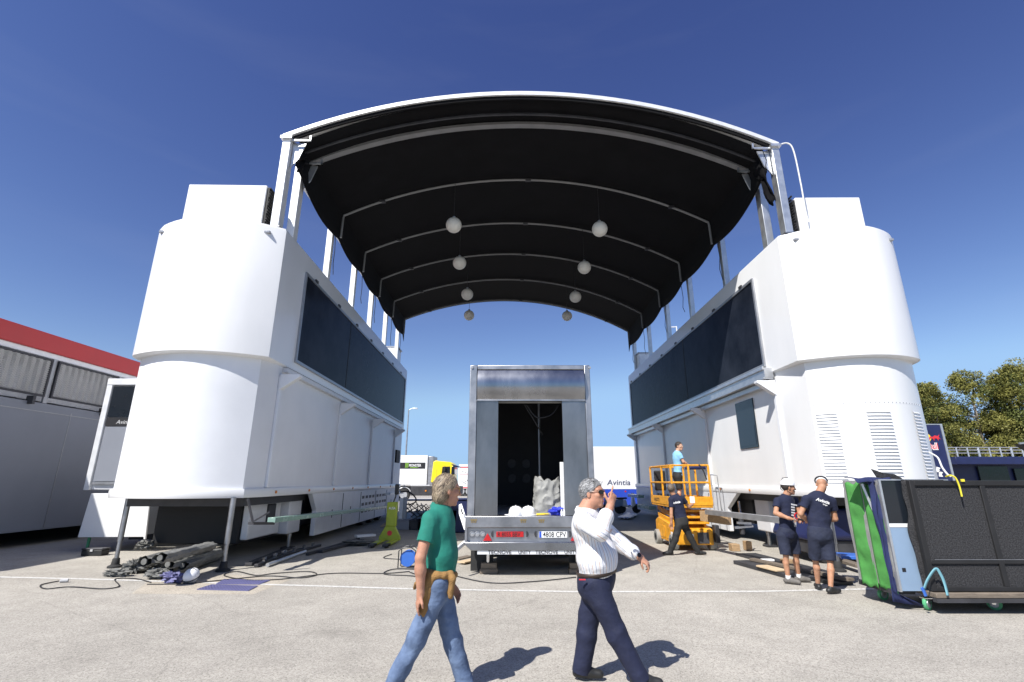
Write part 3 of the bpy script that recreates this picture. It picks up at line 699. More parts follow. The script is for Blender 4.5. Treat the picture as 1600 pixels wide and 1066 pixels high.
b = MB(); b.box((xl+.3,Yt+.3,.45),(xr-.3,Yt+Lt-.3,zf-.12)); b.build('chassis', 'dark_steel', tr)
for yy in (1.3,2.6,3.9):
    for xx in (xl+.05, xr-.35): b = MB(); b.lathe((xx,Yt+yy,.5), [(.2,0),(.46,.02),(.5,.07),(.5,.25),(.46,.3),(.2,.3)], 28, 0, (1,0,0)); b.build('wheel', 'black_rubber', tr)
for xx in (xl+.4, xr-.35):
    b = MB(); b.cyl((xx,Yt+.32,.192),(xx,Yt+.32,.6), .035, n=12); b.build('jack_leg', 'chrome', tr)
for xx, lab in ((xl+.42,'stacked wooden blocks under the left rear jack of the steel trailer'),(xr-.35,'stacked wooden blocks under the right rear jack of the steel trailer')):
    b = MB(); b.box((xx-.17,Yt+.22,.002),(xx+.17,Yt+.46,.09)); b.box((xx-.15,Yt+.24,.092),(xx+.15,Yt+.44,.19)); tag(b.build('wood_block', 'old_wood', bevel=.01), lab, 'wood block', 'blocks under the trailer jacks')
# items on the trailer sill
for u, ry, lab in ((806,.0,'white hard hat on the trailer sill, left of the pair'),(826,.5,'white hard hat on the trailer sill, right of the pair nearest the grey bag')):
    c = V((X(u,802),Yt+.12,zf)); o = thing('hard_hat', lab, 'hard hat', c, group='white hard hats on the trailer sill')
    b = MB(); b.lathe(c, [(.135,.0),(.138,.03),(.13,.09),(.105,.14),(.06,.165),(.01,.172)], 24); b.build('shell', 'white_plastic', o)
    b = MB(); b.prism([c+V((math.cos(a)*.15+(-.07 if u < 810 else .03), math.sin(a)*.13, .003)) for a in [2*math.pi*i/18 for i in range(18)]], (0,0,.012)); b.build('brim', 'white_plastic', o, bevel=.003)
    b = MB(); b.box(tuple(c+V((-.02,-.14,.05))), tuple(c+V((.02,.14,.06)))); b = MB(); b.tube([c+V((0,.12*math.cos(a),.03+.145*math.sin(a))) for a in [math.pi*i/12 for i in range(13)]], .012, 6); b.build('ridge', 'white_plastic', o)
def crumple(c, sx, sy, sz, seed, amp=.18, nu=40, nv=26, sq=2.6, flat=True):
    rs = np.random.RandomState(seed); W = [(rs.randn(3)*rs.uniform(2,9), rs.rand()*6.28) for _ in range(9)]; vs = []
    b = MB(); c = V(c)
    for j in range(nv+1):
        ph = math.pi*j/nv
        for i in range(nu):
            th = 2*math.pi*i/nu; d = V((math.sin(ph)*math.cos(th), math.sin(ph)*math.sin(th), math.cos(ph)))
            k = (abs(d.x)**sq+abs(d.y)**sq+abs(d.z)**sq)**(-1/sq)
            r = 1+amp*sum((1-2*abs(math.sin(float(np.dot(w_, d))*1.0+p_))) for w_, p_ in W)/3
            p = V((d.x*sx, d.y*sy, d.z*sz))*k*r
            if flat and p.z < -sz*.92: p.z = -sz*.92
            vs.append(c+p+V((0,0,sz*.92)))
    fs = [(j*nu+i, (j+1)*nu+i, (j+1)*nu+(i+1)%nu, j*nu+(i+1)%nu) for j in range(nv) for i in range(nu)]
    b.add(vs, fs); return b
pb = PY(855,808,Yt+.45); b = MB(); rows = []; nb_ = 72
for i in range(27):
    t_ = i/26; row = []
    for j in range(nb_+1):
        a_ = 2*math.pi*j/nb_; cx_, sy_2 = math.cos(a_), math.sin(a_); k_ = (abs(cx_)**3.5+abs(sy_2)**3.5)**(-1/3.5)
        H_ = .62+.09*abs(math.cos(a_+.5))**3+.035*math.sin(3*a_+1)+.03*math.sin(7*a_)
        nv_ = lambda s_, o_: abs(mnoise.noise(V((cx_*k_*s_, sy_2*k_*s_+o_, t_*s_*2.2))))
        w_ = (1-.12*t_**2)*(1.06-.28*nv_(1.5,3)-.12*nv_(3.0,9)-.025*nv_(6,5))
        row.append(V((pb.x+cx_*k_*.285*w_+.02*t_, Yt+.5+sy_2*k_*.23*w_, zf+.004+H_*t_)))
    rows.append(row)
top_ = rows[-1]; cen_ = sum(top_[:-1], V())/nb_
for s_ in (.85,.6,.3,.02): rows.append([cen_.lerp(p_, s_)-V((0,0,.10*(1-s_)+.02*math.sin(j_*.9+s_*9))) for j_, p_ in enumerate(top_)])
b.grid(rows)
o = tag(b.build('canvas_bag','plastic_grey',smooth=28,recalc=2), 'big crumpled grey canvas bag standing in the open trailer beside the gloves', 'bag')
pb = PY(868,808,Yt+.15); b = crumple((pb.x+.02,Yt+.14,zf+.004), .17,.10,.075, 8, amp=.3); tag(b.build('work_glove','bright_blue',smooth=50), 'bundled bright blue work gloves on the trailer sill', 'gloves')
b = MB(); c = PY(846,804,Yt); b.beam((c.x-.09,Yt+.03,zf+.025),(c.x+.07,Yt+.05,zf+.03),.05,.03); b.beam((c.x+.07,Yt+.05,zf+.03),(c.x+.14,Yt+.06,zf+.03),.03,.02); tag(b.build('hand_tool','ink_yellow',bevel=.006), 'yellow handled tool on the trailer sill beside the blue gloves', 'tool')
for i, u in enumerate((878,882)):
    b = MB(); c = PY(u,806,Yt); b.lathe((c.x,Yt+.02,zf+.002), [(.022,0),(.022,.07),(.012,.09),(.012,.11)], 12); tag(b.build('small_bottle','white_plastic'), ('left' if i == 0 else 'right')+' one of two tiny white bottles beside the blue gloves', 'bottle', 'tiny white bottles on the trailer sill')
# white board leaning at the trailer's left side
b = MB(); q = [PY(717,789,10.6),PY(721,787,10.6),PY(729,812,10.45),PY(729,829,10.4),PY(725,828,10.4),PY(717,803,10.5)]
b.prism(q, (.0,.05,0)); bo = b.build('side_flap','white_plastic',tr,bevel=.006)
b = MB(); h = PY(721,799,10.45); b.beam(h+V((-.01,-.02,.05)), h+V((.03,-.02,-.06)), .02,.025); b.build('handle_slot','dark_frame',bo)
# ------------------------------------------------------------------ left: pit building with red band
XB = -13.0
pb_ = thing('pit_building', 'grey walled building with red roof band and mesh balcony screens at far left', 'building', (XB-3,15,0))
y0, y1 = 6.5, 24.0
b = MB(); b.box((XB-7,y0,.40),(XB,y1,3.76)); b.build('wall', 'wall_grey', pb_)
b = MB(); yy = 8.0
while yy < y1:
    b.box((XB,yy,.42),(XB+.008,yy+.02,3.60)); yy += 2.15
b.each('panel_seam', 'alu_dark', pb_)
b = MB(); b.box((XB,y0,3.52),(XB+.012,y1,3.54)); b.build('panel_seam', 'alu_dark', pb_)
b = MB(); b.box((XB-7,y0,5.16),(XB+.06,y1,5.66)); b.build('roof_band', 'red_band', pb_, bevel=.02)
b = MB(); b.box((XB-7,y0+.05,5.02),(XB-.02,y1-.05,5.158)); b.build('roof_soffit', 'alu_white', pb_)
b = MB(); b.box((XB-2.4,y0,3.77),(XB-2.3,y1,5.0)); b.build('back_wall', 'white_skirt', pb_)
rows = []
for i in range(7):
    z = 3.85+1.15*i/6; rows.append([V((XB-.35+.025*math.sin(j*.8)+.012*math.sin(j*2.1+i), y0+.2+(y1-y0-.4)*j/220, z)) for j in range(221)])
b = MB(); b.grid(rows); b.build('white_curtain', 'white_cloth', pb_, recalc=False)
b = MB(); b.box((XB-5,y0+.3,.0),(XB-4.6,y1,.4)); b.build('plinth', 'dark_steel', pb_)
ys_ = [6.7, 8.85, 11.1, 13.55, 15.95, 18.2, 20.4]
for i in range(len(ys_)-1):
    a, c = ys_[i]+.09, ys_[i+1]-.09; z0, z1 = 3.93, 4.98
    b = MB(); t = .05
    b.box((XB-.02,a,z0),(XB+.05,c,z0+t)); b.box((XB-.02,a,z1-t),(XB+.05,c,z1)); b.box((XB-.018,a,z0+t),(XB+.048,a+t,z1-t)); b.box((XB-.018,c-t,z0+t),(XB+.048,c,z1-t)); fr = b.build('screen_frame', 'dark_steel', pb_)
    b = MB()
    # expanded metal: zigzag strands
    nz = 16; ny = int((c-a)/.11)
    for k in range(nz+1):
        zc = z0+t+(z1-z0-2*t)*k/nz; pts = []
        for j in range(ny+1): pts.append((a+t+(c-a-2*t)*j/ny, zc + (.036 if j % 2 else -.036)))
        vs = []; 
        for y_, z_ in pts: z_ = min(max(z_, z0+t), z1-t); vs += [V((XB+.005,y_,z_-.017)), V((XB+.025,y_,z_+.015))]
        b.add(vs, [(2*j,2*j+1,2*j+3,2*j+2) for j in range(ny)])
    b.build('expanded_mesh', 'mesh_metal', fr, recalc=False, smooth=0)
for yv in ys_[1:-1]:
    b = MB(); b.box((XB-.06,yv-.06,3.77),(XB+.0,yv+.06,5.02)); b.build('post', 'alu_dark', pb_)
    b = MB(); b.box((XB-.05,yv-.5,3.68),(XB+.14,yv-.42,3.90)); b.build('screen_bracket', 'dark_steel', pb_)
# neighbouring box trailer behind the left unit
Yn = 13.0; nb = thing('box_trailer', 'white box trailer with dark glass rear panel between grey building and left unit', 'trailer', (-9.8,Yn+3,0))
x0 = -10.88; x1 = -8.72
zq = lambda v: PY(150,v,Yn).z
b = MB(); b.box((x0,Yn+.05,zq(766)),(x1,Yn+10,zq(592))); b.build('box_body', 'white_skirt', nb, bevel=.03)
b = MB(); b.box((x0,Yn-.04,zq(766)),(x0+.14,Yn+.05,zq(600))); b.box((x0,Yn-.05,zq(602)),(x1,Yn+.06,zq(592)-.003)); b.each('frame_edge', 'alu_white', nb, bevel=.01)
b = MB(); b.box((x0+.17,Yn-.01,zq(652)),(x1,Yn+.045,zq(604))); b.build('dark_window', 'window_glass', nb)
b = MB(); b.box((x0+.17,Yn-.015,zq(666)),(x1,Yn+.045,zq(653))); sb = b.build('name_band', 'ink_black', nb)
text('Avintia', 'lettering', sb, 'ink_grey', PY(181,662.5,Yn-.018), (1,0,0), (0,0,1), .11, width=PY(207,662,Yn).x-PY(181,662,Yn).x, bold=.01, shear=.2, extrude=.003)
b = MB(); b.box((x0+.18,Yn-.012,zq(752)),(x1,Yn+.045,zq(667))); b.build('grey_panel', 'wall_grey', nb)
b = MB(); b.box((x0+.17,Yn-.02,zq(757)),(x1,Yn+.045,zq(753))); b.build('trim', 'alu_dark', nb)
b = MB(); c0 = PY(146,770,Yn); b.prism([PY(142,771,Yn),PY(235,771,Yn),PY(227,843,Yn),PY(224,843,Yn),PY(224,839,Yn),PY(121,840,Yn)], (0,.05,0)); b.build('lower_flap', 'white_paint', nb, bevel=.01)
b = MB(); b.box((PY(229,800,Yn).x,Yn+.08,.4),(PY(229,800,Yn).x+.03,Yn+1.5,1.4)); b.build('side_flap', 'wall_grey', nb)
b = MB(); b.box((x0+.2,Yn+1.6,.12),(x1-.1,Yn+9.8,1.4)); b.build('skirt', 'dark_steel', nb)
for xx in (x0+.15, x1-.45): b = MB(); b.lathe((xx,Yn+2.8,.5), [(.46,0),(.5,.05),(.5,.25),(.46,.3)], 24, 0, (1,0,0)); b.build('wheel','black_rubber',nb)
b = MB(); p = PZ(136,858,.03); b.cyl((p.x,p.y,.04),(p.x,p.y,.85),.035,n=12); b.build('corner_leg','green_wheel',nb)
p = PZ(148,868); o = thing('toolbox', 'black toolbox on the ground under the neighbouring white trailer', 'toolbox', p)
b = MB(); b.box((p.x-.24,p.y-.12,.003),(p.x+.24,p.y+.12,.13)); b.build('case','black_plastic',o,bevel=.015); b = MB(); b.box((p.x-.25,p.y-.13,.132),(p.x+.25,p.y+.13,.17)); b.build('lid','dark_steel',o,bevel=.015)
b = MB(); b.box((p.x-.03,p.y-.137,.10),(p.x+.03,p.y-.128,.15)); b.build('latch','ink_grey',o)
# ------------------------------------------------------------------ pile of rolled canvas, glove, helmet, cables by the left leg
rolls = [((215,888),(300,866),.10,0.0),((240,891),(335,868),.10,.0),((225,878),(318,857),.11,.19),((262,882),(340,864),.10,.20),((262,895),(338,869),.10,.0),((250,872),(330,853),.095,.38),((285,884),(345,864),.08,.17)]
for i, (a, c, r, z) in enumerate(rolls):
    p, q = PZ(*a, r+z), PZ(*c, r+z); n = 14; pts = [p.lerp(q, k/n)+V((0,0,.012*math.sin(k*1.3+i))) for k in range(n+1)]
    b = MB(); d_ = (q-p).normalized(); sd_ = d_.cross(V((0,0,1))).normalized(); up_ = sd_.cross(d_); rows_ = []
    for k_ in range(33):
        t_ = k_/32; c_ = p.lerp(q, t_)
        rows_.append([c_+(sd_*math.cos(a_)*1.15+up_*math.sin(a_)*(.80))*r*(1+.13*math.sin(3*a_+i+t_*2)+.09*math.sin(7*a_-t_*5+i*2)+.06*math.sin(t_*23+2*a_)+.05*math.sin(t_*51+5*a_)) for a_ in [2*math.pi*m_/28 for m_ in range(29)]])
    b.grid(rows_)
    b.tube([p+(p-q).normalized()*.012, p], [r*.45, r*.5], 14)
    tag(b.build('canvas_roll', 'canvas_grey', smooth=60, recalc=2), 'one of the long rolled grey canvases piled on the ground beside the left unit leg', 'canvas roll', 'rolled grey canvases piled by the left unit leg')
for i, (u, v, sx, sy, sz, z, lab) in enumerate([(228,892,.28,.2,.13,0,'crumpled grey canvas bundle in the middle of the pile front'),(208,896,.22,.16,.12,0,'crumpled grey canvas bundle beside the outer steel leg'),(243,905,.24,.14,.10,0,'crumpled dark canvas bundle next to the blue gloves'),(222,880,.2,.2,.11,.24,'small crumpled canvas bundle on top of the rolls'),(262,899,.2,.15,.11,0,'crumpled canvas bundle behind the blue gloves'),(182,901,.26,.12,.07,0,'flat grey canvas end lying farthest left of the pile')]):
    p = PZ(u, v); b = crumple((p.x,p.y,.003+z), sx,sy,sz, 20+i, amp=.30, sq=2.2); tag(b.build('canvas_bundle', 'canvas_grey', smooth=50), lab, 'canvas bundle', 'crumpled canvas bundles in front of the rolls')
p = PZ(268,911); b = crumple((p.x,p.y,.006), .24,.13,.10, 41, amp=.34, sq=2.2); tag(b.build('work_glove','blue_mat',smooth=50), 'blue and grey work gloves lying beside the white helmet', 'gloves')
def helmet(c, name_label, tilt, cat='helmet', s=1.0, group=None, col='white_plastic'):
    o = thing('safety_helmet', name_label, cat, c)
    R = Matrix.Rotation(tilt, 3, 'X'); b = MB(); vs = []
    b.ball(c+V((0,0,.12*s)), (.125*s,.15*s,.125*s), 26, 16, 0, R); b.build('shell', col, o)
    b = MB(); b.tube([c+V((0,0,.12*s))+R@V((.118*s*math.cos(a), .15*s*math.sin(a), -.035*s)) for a in [2*math.pi*i/24 for i in range(25)]], .012*s, 6); b.build('edge_band', 'dark_steel', o)
    b = MB(); b.tube([c+V((0,0,.12*s))+R@V((.127*s*math.cos(a)*.9, .02, .127*s*math.sin(a))) for a in [math.pi*i/14 for i in range(15)]], .006*s, 6); b.build('strap', 'cable', o)
    return o
p = PZ(297,911); helmet(p+V((0,0,.004)), 'white safety helmet lying on the ground beside the canvas pile', .35, s=.95)
def cable(pts, lab, r=.009, m='cable', name='power_cable'):
    b = MB(); b.tube(smoothpath([PZ(*q, r+.004) for q in pts], 8), r, 6); return tag(b.build(name, m), lab, 'cable')
cable([(92,908),(64,914),(72,920),(110,917),(160,920),(186,916),(180,905),(210,904),(236,910)], 'thin black cable looping left of the canvas pile')
b = MB(); p = PZ(94,908,.03); b.cyl(p, p+V((.1,.05,0)), .03, n=10); tag(b.build('plug','ink_grey',bevel=.005), 'small grey plug at the end of the looping cable', 'plug')
cable([(230,913),(290,912),(352,906),(420,900),(470,903),(495,898),(480,893),(430,896),(400,899),(370,893),(350,899),(385,906),(440,905),(520,896),(600,896),(640,893)], 'tangle of thin cable beside the foot of the inner steel leg')
cable([(640,894),(668,905),(645,900),(600,897),(620,889),(680,893),(760,910),(830,909),(900,902)], 'long thin cable running from the blue reel past the steel trailer')
cable([(612,866),(600,872),(640,875),(665,880)], 'thin cable in the shade beside the pallet jack')
# blue floor grates
for (qs, lab) in (([(308,922),(388,924),(402,917),(330,915)], 'larger blue perforated floor mat in front of the white line'),([(338,913.5),(405,914),(421,908),(350,906.5)], 'smaller blue perforated floor mat behind the white line')):
    P = [PZ(*q) for q in qs]; o = thing('floor_mat', lab, 'mat', sum(P, V())/4, group='blue perforated mats by the inner leg')
    b = MB(); nx, ny = 16, 5
    for i in range(nx+1):
        s_ = i/nx; b.beam(P[0].lerp(P[1], s_)+V((0,0,.010)), P[3].lerp(P[2], s_)+V((0,0,.010)), .011, .012)
    for j in range(ny+1):
        s_ = j/ny; b.beam(P[0].lerp(P[3], s_)+V((0,0,.0115)), P[1].lerp(P[2], s_)+V((0,0,.0115)), .012, .012)
    b.build('lattice', 'blue_mat', o)
# tubes and panels lying in the shade beside the left unit
b = MB(); b.cyl(PZ(418,883,.045), PZ(477,862,.045), .04, n=14); tag(b.build('aluminium_tube','aluminium'), 'long aluminium tube lying in the shade beside the left unit', 'tube')
for i, (a, c, lab) in enumerate([((400,884),(470,858),'dark aluminium profile lying beside the long tube'),((388,882),(450,857),'dark profile lying behind the long tube under the left unit'),((480,866),(560,842),'flat dark profile lying toward the pallet jack'),((500,862),(565,845),'thin profile lying in front of the flat dark profile'),((430,872),(500,852),'dark profile with shiny clips beside the long tube')]):
    b = MB(); p, q = PZ(*a,.04), PZ(*c,.04); b.beam(p,q,.14 if i%2 else .08,.06); o = b.build('metal_profile','dark_steel',bevel=.006); tag(o, lab, 'metal profile', 'metal profiles lying beside the left unit')
    if i in (0,4):
        bb = MB()
        for k in range(4): c_ = p.lerp(q, .15+.22*k)+V((0,0,.06)); bb.box(tuple(c_-V((.02,.05,.03))), tuple(c_+V((.03,.03,.05))))
        bb.each('clip','chrome',o)
b = crumple(PZ(560,852)+V((0,0,.004)), .5,.35,.07, 55, amp=.3, sq=3); tag(b.build('tarp','canvas_grey',smooth=50), 'dark folded tarp on the ground left of the pallet jack', 'tarp')
b = MB(); b.beam(PZ(556,838,.12), PZ(585,836,.12), .25,.06); tag(b.build('white_board','white_plastic',bevel=.01), 'short white board lying on the dark folded tarp', 'board')
# pallet jack
f0, f1 = PZ(580,857), PZ(602,857); bx = (f0+f1)/2; pj = thing('pallet_jack', 'lime yellow pallet jack with upright handle beside the left unit', 'pallet jack', bx)
for f in (f0, f1):
    b = MB(); b.box((f.x-.08,f.y-.05,.05),(f.x+.08,f.y+1.15,.10)); b.build('fork','lime_paint',pj,bevel=.01)
    b = MB(); b.box((f.x-.08,f.y-.06,.045),(f.x+.08,f.y+.25,.104)); b.build('fork_tip','dark_steel',pj,bevel=.01)
    b = MB(); b.lathe((f.x-.05,f.y+.12,.045), [(.04,0),(.04,.1)], 14, 0, (1,0,0)); b.build('roller','black_rubber',pj)
yb = bx.y+1.15
b = MB(); b.prism([(bx.x-.30,yb,.06),(bx.x+.30,yb,.06),(bx.x+.30,yb,.16),(bx.x+.14,yb,.44),(bx.x-.14,yb,.44),(bx.x-.30,yb,.16)], (0,.12,0)); b.build('body','lime_paint',pj,bevel=.015)
b = MB(); b.box((bx.x-.13,yb+.0,.44),(bx.x+.17,yb+.12,1.10)); tw = b.build('mast_cover','lime_paint',pj,bevel=.02)
text('AUSA', 'lettering', tw, 'ink_white', (bx.x-.07,yb-.004,.90), (1,0,0),(0,0,1), .07, width=.2, extrude=.003, bold=.02)
b = MB(); b.lathe((bx.x,yb-.002,.26), [(.07,0),(.07,.004)], 20, 0, (0,-1,0)); b.build('round_badge','ink_red',pj)
b = MB(); b.tube([(bx.x+.02,yb+.1,1.05),(bx.x+.08,yb+.14,1.25),(bx.x+.10,yb+.16,1.50)], .02, 8); b.build('handle','black_plastic',pj)
b = MB(); b.box((bx.x+.04,yb+.12,1.30),(bx.x+.16,yb+.2,1.60)); b.build('grip','black_plastic',pj,bevel=.03)
# blue cable reel
c = PZ(637,888); o = thing('cable_reel', 'blue cable reel in a black tube frame on the ground behind the green shirt man', 'cable reel', c)
b = MB(); b.lathe(c+V((0,-.08,.19)), [(.15,0),(.15,.015),(.08,.02),(.08,.15),(.15,.155),(.15,.17)], 22, 0, (0,1,0)); b.build('drum','blue_reel',o)
b = MB(); b.lathe(c+V((0,-.05,.19)), [(.12,0),(.125,.05),(.12,.1)], 20, 0, (0,1,0)); b.build('wound_cable','cable',o)
for dy in (-.13,.13):
    b = MB(); b.tube([c+V((x,dy,z)) for x,z in ((-.17,.02),(.17,.02),(.17,.34),(.08,.40),(-.08,.40),(-.17,.34),(-.17,.02))], .012, 6); b.build('frame','black_plastic',o)
b = MB(); b.tube([c+V((0,-.13,.40)), c+V((0,.13,.40))], .016, 6); b.build('handle','black_plastic',o)
# stools / clamps heap on grey crates
for i, u in enumerate((630, 652, 664)):
    p = PZ(u, 828); lab = ['grey crate at the left under the heap of folding frames','dark crate in the middle under the heap of folding frames','grey crate at the right under the heap of folding frames'][i]
    o = thing('storage_crate', lab, 'crate', p, group='crates under the heap of folding frames'); m = ['wall_grey','dark_steel','wall_grey'][i]
    b = MB(); b.box((p.x-.27,p.y-.1,.003),(p.x+.22,p.y+.5,.30)); b.build('tub',m,o,bevel=.02); b = MB(); b.box((p.x-.285,p.y-.115,.302),(p.x+.235,p.y+.515,.34)); b.build('rim',m,o,bevel=.01)
rs = random.Random(3)
for i in range(9):
    u = 632+i*5.2; p = PZ(u, 826)+V((0,.05+.1*(i%3),.36)); a = rs.uniform(-.6,.6); R = Matrix.Rotation(rs.uniform(.5,1.1)*(1 if i%2 else -1),3,'Y') @ Matrix.Rotation(rs.uniform(-.4,.4),3,'X')
    o = thing('folding_frame', 'one of the dark folding steel frames with blue pads heaped on the crates', 'folding frame', p, group='folding steel frames heaped on the crates')
    b = MB(); q = lambda x,y,z: p+V((0,0,.18))+R@V((x,y,z))
    b.tube([q(-.16,0,-.25),q(-.16,0,.3),q(.16,0,.3),q(.16,0,-.25)], .018, 6); b.build('tube_frame','dark_steel',o)
    b = MB(); b.tube([q(-.2,.1,-.25),q(0,0,.05),q(.2,-.1,.35)], .016, 6); b.build('brace','aluminium' if i%3==0 else 'dark_steel',o)
    if i in (1,2,4,5,7): b = MB(); b.add([q(-.17,-.04,-.26),q(.17,-.04,-.26),q(.17,-.06,-.05),q(-.17,-.06,-.05),q(-.17,0,-.26),q(.17,0,-.26),q(.17,-.02,-.05),q(-.17,-.02,-.05)], [(0,1,2,3),(4,7,6,5),(0,4,5,1),(1,5,6,2),(2,6,7,3),(3,7,4,0)]); b.build('pad','lightblue_panel',o)
p = PZ(627,826); o = thing('service_post', 'short white utility post with a black hose at the far end of the left unit', 'post', p)
b = MB(); b.box((p.x-.12,p.y-.06,.003),(p.x+.02,p.y+.06,1.07)); b.build('post','alu_white',o,bevel=.01); b = MB(); b.box((p.x+.022,p.y-.05,.003),(p.x+.16,p.y+.05,1.10)); b.build('channel','alu_dark',o,bevel=.01)
b = MB(); b.tube(smoothpath([p+V((-.1,-.08,1.28)),p+V((.2,-.1,1.3)),p+V((.45,-.08,1.12)),p+V((.5,-.06,.95)),p+V((.3,-.04,.85)),p+V((.1,-.02,.86))]), .025, 8); b.build('hose','cable',o)
b = MB(); q = PZ(612,823); b.add([q+V((-.4,-.2,.01)),q+V((.5,-.1,.01)),q+V((.55,.5,.35)),q+V((-.1,.5,.30)),q+V((-.4,-.2,.03)),q+V((.5,-.1,.03)),q+V((.55,.5,.37)),q+V((-.1,.5,.32))], [(0,1,2,3),(4,7,6,5),(0,4,5,1),(1,5,6,2),(2,6,7,3),(3,7,4,0)]); tag(b.build('cardboard_sheet','cardboard'), 'bent cardboard sheet against the far end of the left unit', 'cardboard')
for i, (u, w_, h_, lab) in enumerate(((713,.75,1.05,'dark navy plastic bin standing left of the steel trailer'),(700,.6,.75,'lower dark navy bin partly behind the green shirt man'))):
    p = PZ(u, 833); o = thing('navy_bin', lab, 'bin', p, group='navy bins left of the steel trailer'); b = MB()
    b.prism([p+V((-w_/2+.05,0,.003)), p+V((w_/2-.05,0,.003)), p+V((w_/2,0,h_)), p+V((-w_/2,0,h_))], (0,.7,0)); b.build('tub','navy',o,bevel=.03); b = MB(); b.box(tuple(p+V((-w_/2-.03,-.03,h_+.002))), tuple(p+V((w_/2+.03,.73,h_+.05)))); b.build('rim','navy',o,bevel=.015)
p = PZ(728,877); 
for i, (a, c, m, lab) in enumerate((((712,874),(735,869),'old_wood','old wooden board on the ground at the trailer\'s left wheel'),((720,879),(742,874),'cardboard','pale board overlapping the old wooden board by the trailer'))):
    b = MB(); b.beam(PZ(*a,.015+.03*i), PZ(*c,.015+.03*i), .2,.025); tag(b.build('ground_board',m,bevel=.004), lab, 'board')
# ------------------------------------------------------------------ far trucks
def truck_box(root, x0, x1, yf, depth, z0, z1, m='white_paint'):
    b = MB(); b.box((x0,yf,z0),(x1,yf+depth,z1)); return b.build('cargo_box', m, root, bevel=.04)
def wheel(root, x, yf, r=.52, w_=.32, m='black_rubber'):
    b = MB(); b.lathe((x,yf,r), [(r*.62,.0),(r*.92,-.0),(r,.05),(r,w_-.05),(r*.9,w_)], 28, 0, (0,1,0)); o = b.build('wheel', m, root)
    b = MB(); b.lathe((x,yf-.01,r), [(r*.60,0),(r*.62,.02),(r*.45,.06),(r*.42,.1),(r*.2,.1),(r*.18,.01)], 22, 0, (0,1,0)); b.build('rim','aluminium',o); return o
Y2 = 44.0; z2 = lambda v: PY(650,v,Y2).z; x2 = lambda u: PY(u,750,Y2).x
t2 = thing('articulated_truck', 'white box truck with black banner and yellow cab parked beyond the left unit', 'truck', (x2(660),Y2+1,0))
cb = truck_box(t2, x2(560), x2(667), Y2, 2.5, z2(758), z2(711.5))
b = MB(); b.box((x2(560),Y2-.012,z2(732.5)),(x2(663.5),Y2-.002,z2(723))); bn = b.build('banner','ink_black',cb)
b = MB()
for k in range(3): x = x2(631.6)+k*.10; b.prism([(x,Y2-.02,z2(731.6)),(x+.03,Y2-.02,z2(729.5)),(x+.03,Y2-.02,z2(723.6)),(x+.09,Y2-.02,z2(723.4)),(x+.08,Y2-.02,z2(730))], (0,.006,0))
b.build('claw_emblem','ink_green',bn)
text('MONSTER', 'lettering', bn, 'ink_white', (x2(638),Y2-.02,z2(729.2)), (1,0,0),(0,0,1), .22, width=x2(657)-x2(638), bold=.02, extrude=.004)
text('ENERGY', 'lettering', bn, 'ink_green', (x2(640),Y2-.02,z2(731.3)), (1,0,0),(0,0,1), .09, width=x2(653)-x2(640), bold=.02, extrude=.004)
b = MB()
for v in (740.8, 751.5): b.box((x2(560),Y2-.01,z2(v+.4)),(x2(666),Y2-.001,z2(v)))
b.each('side_seam','ink_grey',cb)
b = MB(); b.box((x2(667)+.02,Y2+.1,z2(758)),(x2(676),Y2+2.3,z2(713))); b.build('front_wall','alu_dark',t2,bevel=.04)
b = MB(); b.box((x2(560),Y2+.3,.55),(x2(720),Y2+2.2,z2(760))); b.build('chassis','dark_steel',t2)
b = MB(); b.box((x2(642),Y2+.02,.45),(x2(683),Y2+.35,1.25)); b.build('side_tank','dark_steel',t2,bevel=.05)
b = MB(); b.box((x2(642),Y2-.0,1.27),(x2(672),Y2+.4,1.33)); b.build('fender_strip','alu_white',t2)
b = MB(); b.lathe((x2(666),Y2+.0,.85), [(.07,0),(.07,.02)], 12, 0, (0,-1,0)); b.build('side_light','amber',t2)
for u in (631.6, 620, 694): wheel(t2, x2(u), Y2+.05)
for u in (631.6,):
    b = MB(); b.tube([(x2(u)+.62*math.cos(a), Y2+.2, .52+.62*math.sin(a)) for a in [math.pi*.05+math.pi*.9*i/12 for i in range(13)]], .04, 6); b.build('mudguard','alu_white',t2)
cab = [(x2(673),z2(754)),(x2(676),z2(721)),(x2(680),z2(719.5)),(x2(685),z2(720.5)),(x2(703),z2(722)),(x2(709),z2(727)),(x2(708),z2(735)),(x2(709.5),z2(752)),(x2(709),z2(764)),(x2(686),z2(764)),(x2(686),z2(755))]
b = MB(); b.prism([V((x,Y2+.02,z)) for x,z in cab], (0,2.4,0)); cabo = b.build('cab','yellow_paint',t2,bevel=.08,seg=3)
b = MB(); b.prism([(x2(689.5),Y2-.01,z2(741)),(x2(690.5),Y2-.01,z2(729.5)),(x2(702.5),Y2-.01,z2(729)),(x2(703),Y2-.01,z2(742))], (0,.04,0)); b.build('side_window','window_glass',cabo,bevel=.02)
b = MB(); b.prism([(x2(704.5),Y2-.01,z2(742)),(x2(705),Y2-.01,z2(729)),(x2(709.6),Y2-.01,z2(729)),(x2(710.2),Y2-.01,z2(741.5))], (0,2.45,0)); b.build('windscreen','window_glass',cabo,bevel=.03)
b = MB(); b.prism([(x2(703),Y2,z2(724.5)),(x2(714),Y2,z2(728)),(x2(716),Y2,z2(730)),(x2(708),Y2,z2(729))], (0,2.4,0)); b.build('sun_visor','navy',cabo,bevel=.02)
b = MB(); b.box((x2(693),Y2-.28,z2(737)),(x2(696),Y2-.12,z2(729))); b.build('mirror','black_plastic',cabo,bevel=.04)
b = MB()
